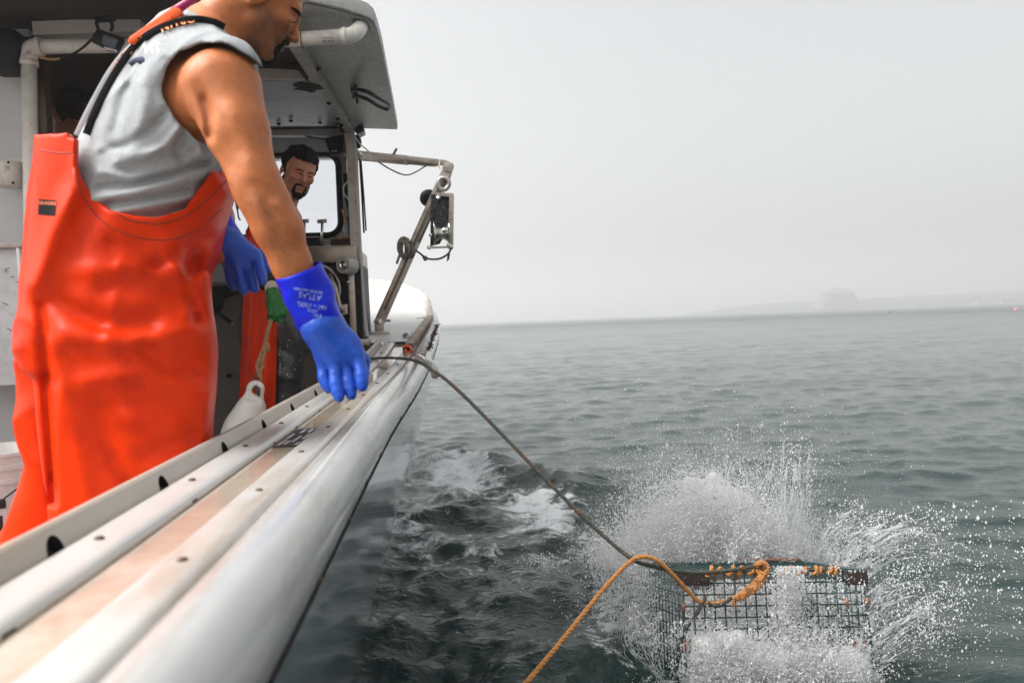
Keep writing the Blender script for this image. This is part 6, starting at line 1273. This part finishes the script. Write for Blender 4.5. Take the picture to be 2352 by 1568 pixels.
# threads and films of flung water
fm = MB(); fr_ = random.Random(17)
def fan(n, b0, b1, c, e0, e1, Y, jit=14, r=.0012):
    for i in range(n):
        s = fr_.random(); p0 = Vector((lerp(b0[0], b1[0], s)+fr_.gauss(0, 5), lerp(b0[1], b1[1], s)+fr_.gauss(0, 5))); s2_ = min(1, max(0, s+fr_.gauss(0, .18))); e = Vector((lerp(e0[0], e1[0], s2_)+fr_.gauss(0, jit), lerp(e0[1], e1[1], s2_)+fr_.gauss(0, jit)))
        cc = Vector((c[0]+fr_.gauss(0, jit*1.2)+(p0.x-(b0[0]+b1[0])/2)*.7, c[1]+fr_.gauss(0, jit*1.2))); tmax = fr_.uniform(.45, 1.0); t0 = fr_.uniform(0, .35); Yy = Y+fr_.gauss(0, .05); pts = []; ph = fr_.uniform(0, 6)
        for k in range(11):
            tq = lerp(t0, tmax, k/10); q = p0*(1-tq)**2+cc*2*tq*(1-tq)+e*tq*tq; q = q+Vector((math.sin(k*1.3+ph), math.cos(k*1.7+ph)))*2.2; pts.append(at(q.x, q.y, Yy-.12*tq))
        rad = fr_.uniform(.5, 1.25)*r; fm.tube(pts, [rad*(.35+.65*abs(math.sin(k*1.1+ph)))*(1.0 if k < 9 else .6) for k in range(11)], 4)
fan(14, (1785, 1290), (1850, 1290), (1822, 1170), (1810, 1035), (1856, 1090), 3.2, 10)
fan(9, (1850, 1290), (1960, 1300), (1905, 1195), (1990, 1165), (2130, 1215), 3.1, 13)
fan(8, (1930, 1300), (1995, 1320), (2040, 1215), (2120, 1170), (2200, 1270), 2.95, 14)
fan(6, (1985, 1360), (1995, 1480), (2050, 1340), (2080, 1290), (2150, 1400), 2.75, 14)
fan(5, (1990, 1480), (2010, 1540), (2070, 1420), (2110, 1390), (2180, 1430), 2.6, 10)
fan(5, (1450, 1568), (1560, 1590), (1440, 1470), (1440, 1400), (1480, 1430), 2.5, 9)
fan(16, (1400, 1420), (1440, 1330), (1380, 1330), (1360, 1230), (1400, 1290), 2.95, 12)
fan(40, (1440, 1290), (1800, 1290), (1620, 1150), (1420, 1040), (1800, 1020), 3.35, 24, .001)
# torn films: a sheet of water breaking into a net of threads towards its rim
FV, FF = [], []; fk = 0
def film(b0, b1, c0, c1, e0, e1, Y, seed, ns=110, nt_=90, th=.34, depth=.16):
    global fk
    S, T = np.meshgrid(np.linspace(0, 1, ns), np.linspace(0, 1, nt_), indexing='ij'); g = lambda a, b: (np.array(a)[None, None]*(1-S[..., None])+np.array(b)[None, None]*S[..., None])
    rim = 1+.16*np.sin(S*17+seed)+.12*np.sin(S*41+2*seed)+.08*np.sin(S*97+seed); Tq = (T*rim)[..., None]
    q = g(b0, b1)*(1-Tq)**2+g(c0, c1)*2*Tq*(1-Tq)+g(e0, e1)*Tq**2
    nz = np.stack([S.ravel()*8, T.ravel()*7, np.full(S.size, seed*3.1)], 1).astype(np.float32); w1 = vnoise(nz, 1.0, seed).reshape(S.shape); w2 = vnoise(nz*np.array([3.2, 2.4, 1], np.float32), 1.0, seed+9).reshape(S.shape); w3 = vnoise(nz*np.array([6.5, 5, 1], np.float32), 1.0, seed+19).reshape(S.shape)
    q[..., 0] += 9*w1*T+3*w2; q[..., 1] += 7*w2*T
    P = at_np(q[..., 0].ravel(), q[..., 1].ravel(), (Y-depth*T+.035*w1+.015*w2).ravel()); keep = (np.minimum(np.abs(w2), np.abs(w3)*.9) < th*(1.02-.80*T)) & (T < .97)
    kq = keep[:-1, :-1] & keep[1:, :-1] & keep[1:, 1:] & keep[:-1, 1:]; i, j = np.nonzero(kq); FF.append(np.stack([i*nt_+j, (i+1)*nt_+j, (i+1)*nt_+j+1, i*nt_+j+1], 1)+fk); FV.append(P); fk += len(P)
    rimq = q[:, -4:].reshape(-1, 2); n_ = len(rimq); drops(rimq[:, 0]+SR.normal(0, 7, n_), rimq[:, 1]+SR.normal(0, 7, n_), Y-depth+SR.normal(0, .03, n_), logr(n_, .0014, .5))
film((1770, 1295), (1862, 1295), (1790, 1180), (1850, 1190), (1800, 1045), (1872, 1075), 3.2, 1, th=.5)
film((1850, 1295), (1960, 1305), (1880, 1200), (1960, 1215), (1960, 1160), (2110, 1240), 3.1, 2)
film((1925, 1300), (1995, 1330), (1985, 1200), (2060, 1260), (2110, 1165), (2190, 1290), 2.95, 3)
film((1985, 1360), (1998, 1500), (2035, 1330), (2060, 1420), (2080, 1290), (2170, 1400), 2.75, 4)
film((1992, 1470), (1990, 1560), (2060, 1420), (2080, 1500), (2120, 1390), (2150, 1470), 2.6, 5)
film((1450, 1500), (1560, 1600), (1425, 1450), (1500, 1520), (1440, 1405), (1545, 1480), 2.5, 6)
film((1400, 1440), (1450, 1320), (1370, 1350), (1400, 1270), (1350, 1270), (1395, 1225), 2.95, 7)
film((1440, 1300), (1640, 1300), (1440, 1180), (1600, 1150), (1400, 1080), (1590, 1030), 3.4, 8, th=.3)
film((1620, 1300), (1800, 1300), (1640, 1160), (1790, 1170), (1640, 1030), (1790, 1050), 3.4, 9, th=.3)
film((1560, 1570), (1760, 1590), (1570, 1500), (1750, 1500), (1560, 1440), (1770, 1460), 2.45, 10, th=.45, depth=.05)
film((1760, 1590), (2000, 1580), (1780, 1500), (2000, 1500), (1790, 1450), (2010, 1460), 2.45, 11, th=.45, depth=.05)
P = np.concatenate(DP); R_ = np.concatenate(DRAD); n = len(P)
oct_v = np.array([(1, 0, 0), (-1, 0, 0), (0, 1, 0), (0, -1, 0), (0, 0, 1), (0, 0, -1)], float); oct_f = np.array([(0, 2, 4), (2, 1, 4), (1, 3, 4), (3, 0, 4), (2, 0, 5), (1, 2, 5), (3, 1, 5), (0, 3, 5)])
tet_v = np.array([(1, 1, 1), (-1, -1, 1), (-1, 1, -1), (1, -1, -1)], float)*.8; tet_f = np.array([(0, 1, 3), (0, 2, 1), (0, 3, 2), (1, 2, 3)])
VV, FF2, k0 = [], [], 0
for sel, bv_, bf_ in ((R_ >= .0012, oct_v, oct_f), (R_ < .0012, tet_v, tet_f)):
    p_, r_ = P[sel], R_[sel]; m_ = len(p_); s3 = np.stack([np.ones(m_), np.ones(m_), SR.uniform(.8, 1.9, m_)], 1); VV.append((p_[:, None]+bv_[None]*(r_[:, None]*s3)[:, None]).reshape(-1, 3)); FF2.append((bf_[None]+(np.arange(m_)*len(bv_))[:, None, None]).reshape(-1, 3)+k0); k0 += m_*len(bv_)
Vd = np.concatenate(VV); Fd = np.concatenate(FF2); print('drops', n, 'tris', len(Fd))
spray = link('spray', np_mesh('spray', Vd, Fd), sm); spray['kind'] = 'stuff'
me = np_mesh('water_film', np.concatenate(FV), np.concatenate(FF)); 
gmf = bpy.data.materials.new('thin water film'); gmf.use_nodes = True; t = gmf.node_tree; N = t.nodes; L = t.links; N.clear()
_a = N.new('ShaderNodeBsdfTransparent'); _b = N.new('ShaderNodeBsdfDiffuse'); _b.inputs[0].default_value = (.95, .96, .97, 1); _c = N.new('ShaderNodeBsdfTranslucent'); _c.inputs[0].default_value = (.95, .96, .97, 1); _e = N.new('ShaderNodeBsdfGlossy'); _e.inputs['Roughness'].default_value = .08
_x1 = N.new('ShaderNodeMixShader'); _x1.inputs[0].default_value = .5; _x2 = N.new('ShaderNodeMixShader'); _x2.inputs[0].default_value = .62; _x3 = N.new('ShaderNodeMixShader'); _x3.inputs[0].default_value = .12; _om = N.new('ShaderNodeOutputMaterial')
L.new(_b.outputs[0], _x1.inputs[1]); L.new(_c.outputs[0], _x1.inputs[2]); L.new(_a.outputs[0], _x2.inputs[1]); L.new(_x1.outputs[0], _x2.inputs[2]); L.new(_x2.outputs[0], _x3.inputs[1]); L.new(_e.outputs[0], _x3.inputs[2]); L.new(_x3.outputs[0], _om.inputs[0])
wf = link('water_film', me, gmf); wf['kind'] = 'stuff'
fo = fm.build('water_threads', sm, smooth=True, fix=False); fo['kind'] = 'stuff'

# the dense heart of the burst and of the boil: lumps of aerated water under the loose drops
def mass(specs, Y, seed, lo_px, hi_px, ysp, h=.007):
    B_ = [(V3(at(x, y, Y+dy)), r) for x, y, dy, r in specs]
    def f(P_):
        d = None
        for c_, r_ in B_:
            e = np.linalg.norm((P_-c_)*np.array([1, 1, .9], np.float32), axis=1)-r_; d = e if d is None else smin(d, e, .06)
        return d-.008*vnoise(P_, 50, seed)-.006*vnoise(P_, 120, seed+1)-.006*vnoise(P_, 300, seed+2)
    return sdf_mesh(f, *box_of([at(*lo_px, Y-ysp), at(*hi_px, Y-ysp), at(*lo_px, Y+ysp), at(*hi_px, Y+ysp)], .10), h)
mr_ = np.random.default_rng(3); sp1 = []
for k in range(150):
    x = float(np.clip(mr_.normal(1640, 112), 1455, 1832)); u = float(mr_.uniform(0, 1)); sp1.append((x, 1290-u*190*math.exp(-((x-1640)/170)**2)*float(mr_.uniform(.8, 1.1)), float(mr_.normal(.02, .06)), .020+.050*(1-u)*float(mr_.uniform(.5, 1))))
sp2 = [(float(mr_.uniform(1600, 1985)), 1555-float(mr_.uniform(0, 1))**1.5*70, float(mr_.normal(0, .03)), float(mr_.uniform(.022, .045))) for k in range(34)]
va, fa = mass(sp1, 3.40, 70, (1400, 1060), (1860, 1340), .22); vb_, fb3 = mass(sp2, 2.55, 80, (1570, 1440), (2010, 1640), .1)
fmass = link('foam_mass', np_mesh('foam_mass', np.concatenate([va, vb_]), np.concatenate([fa, fb3+len(va)])), sm); fmass['kind'] = 'stuff'
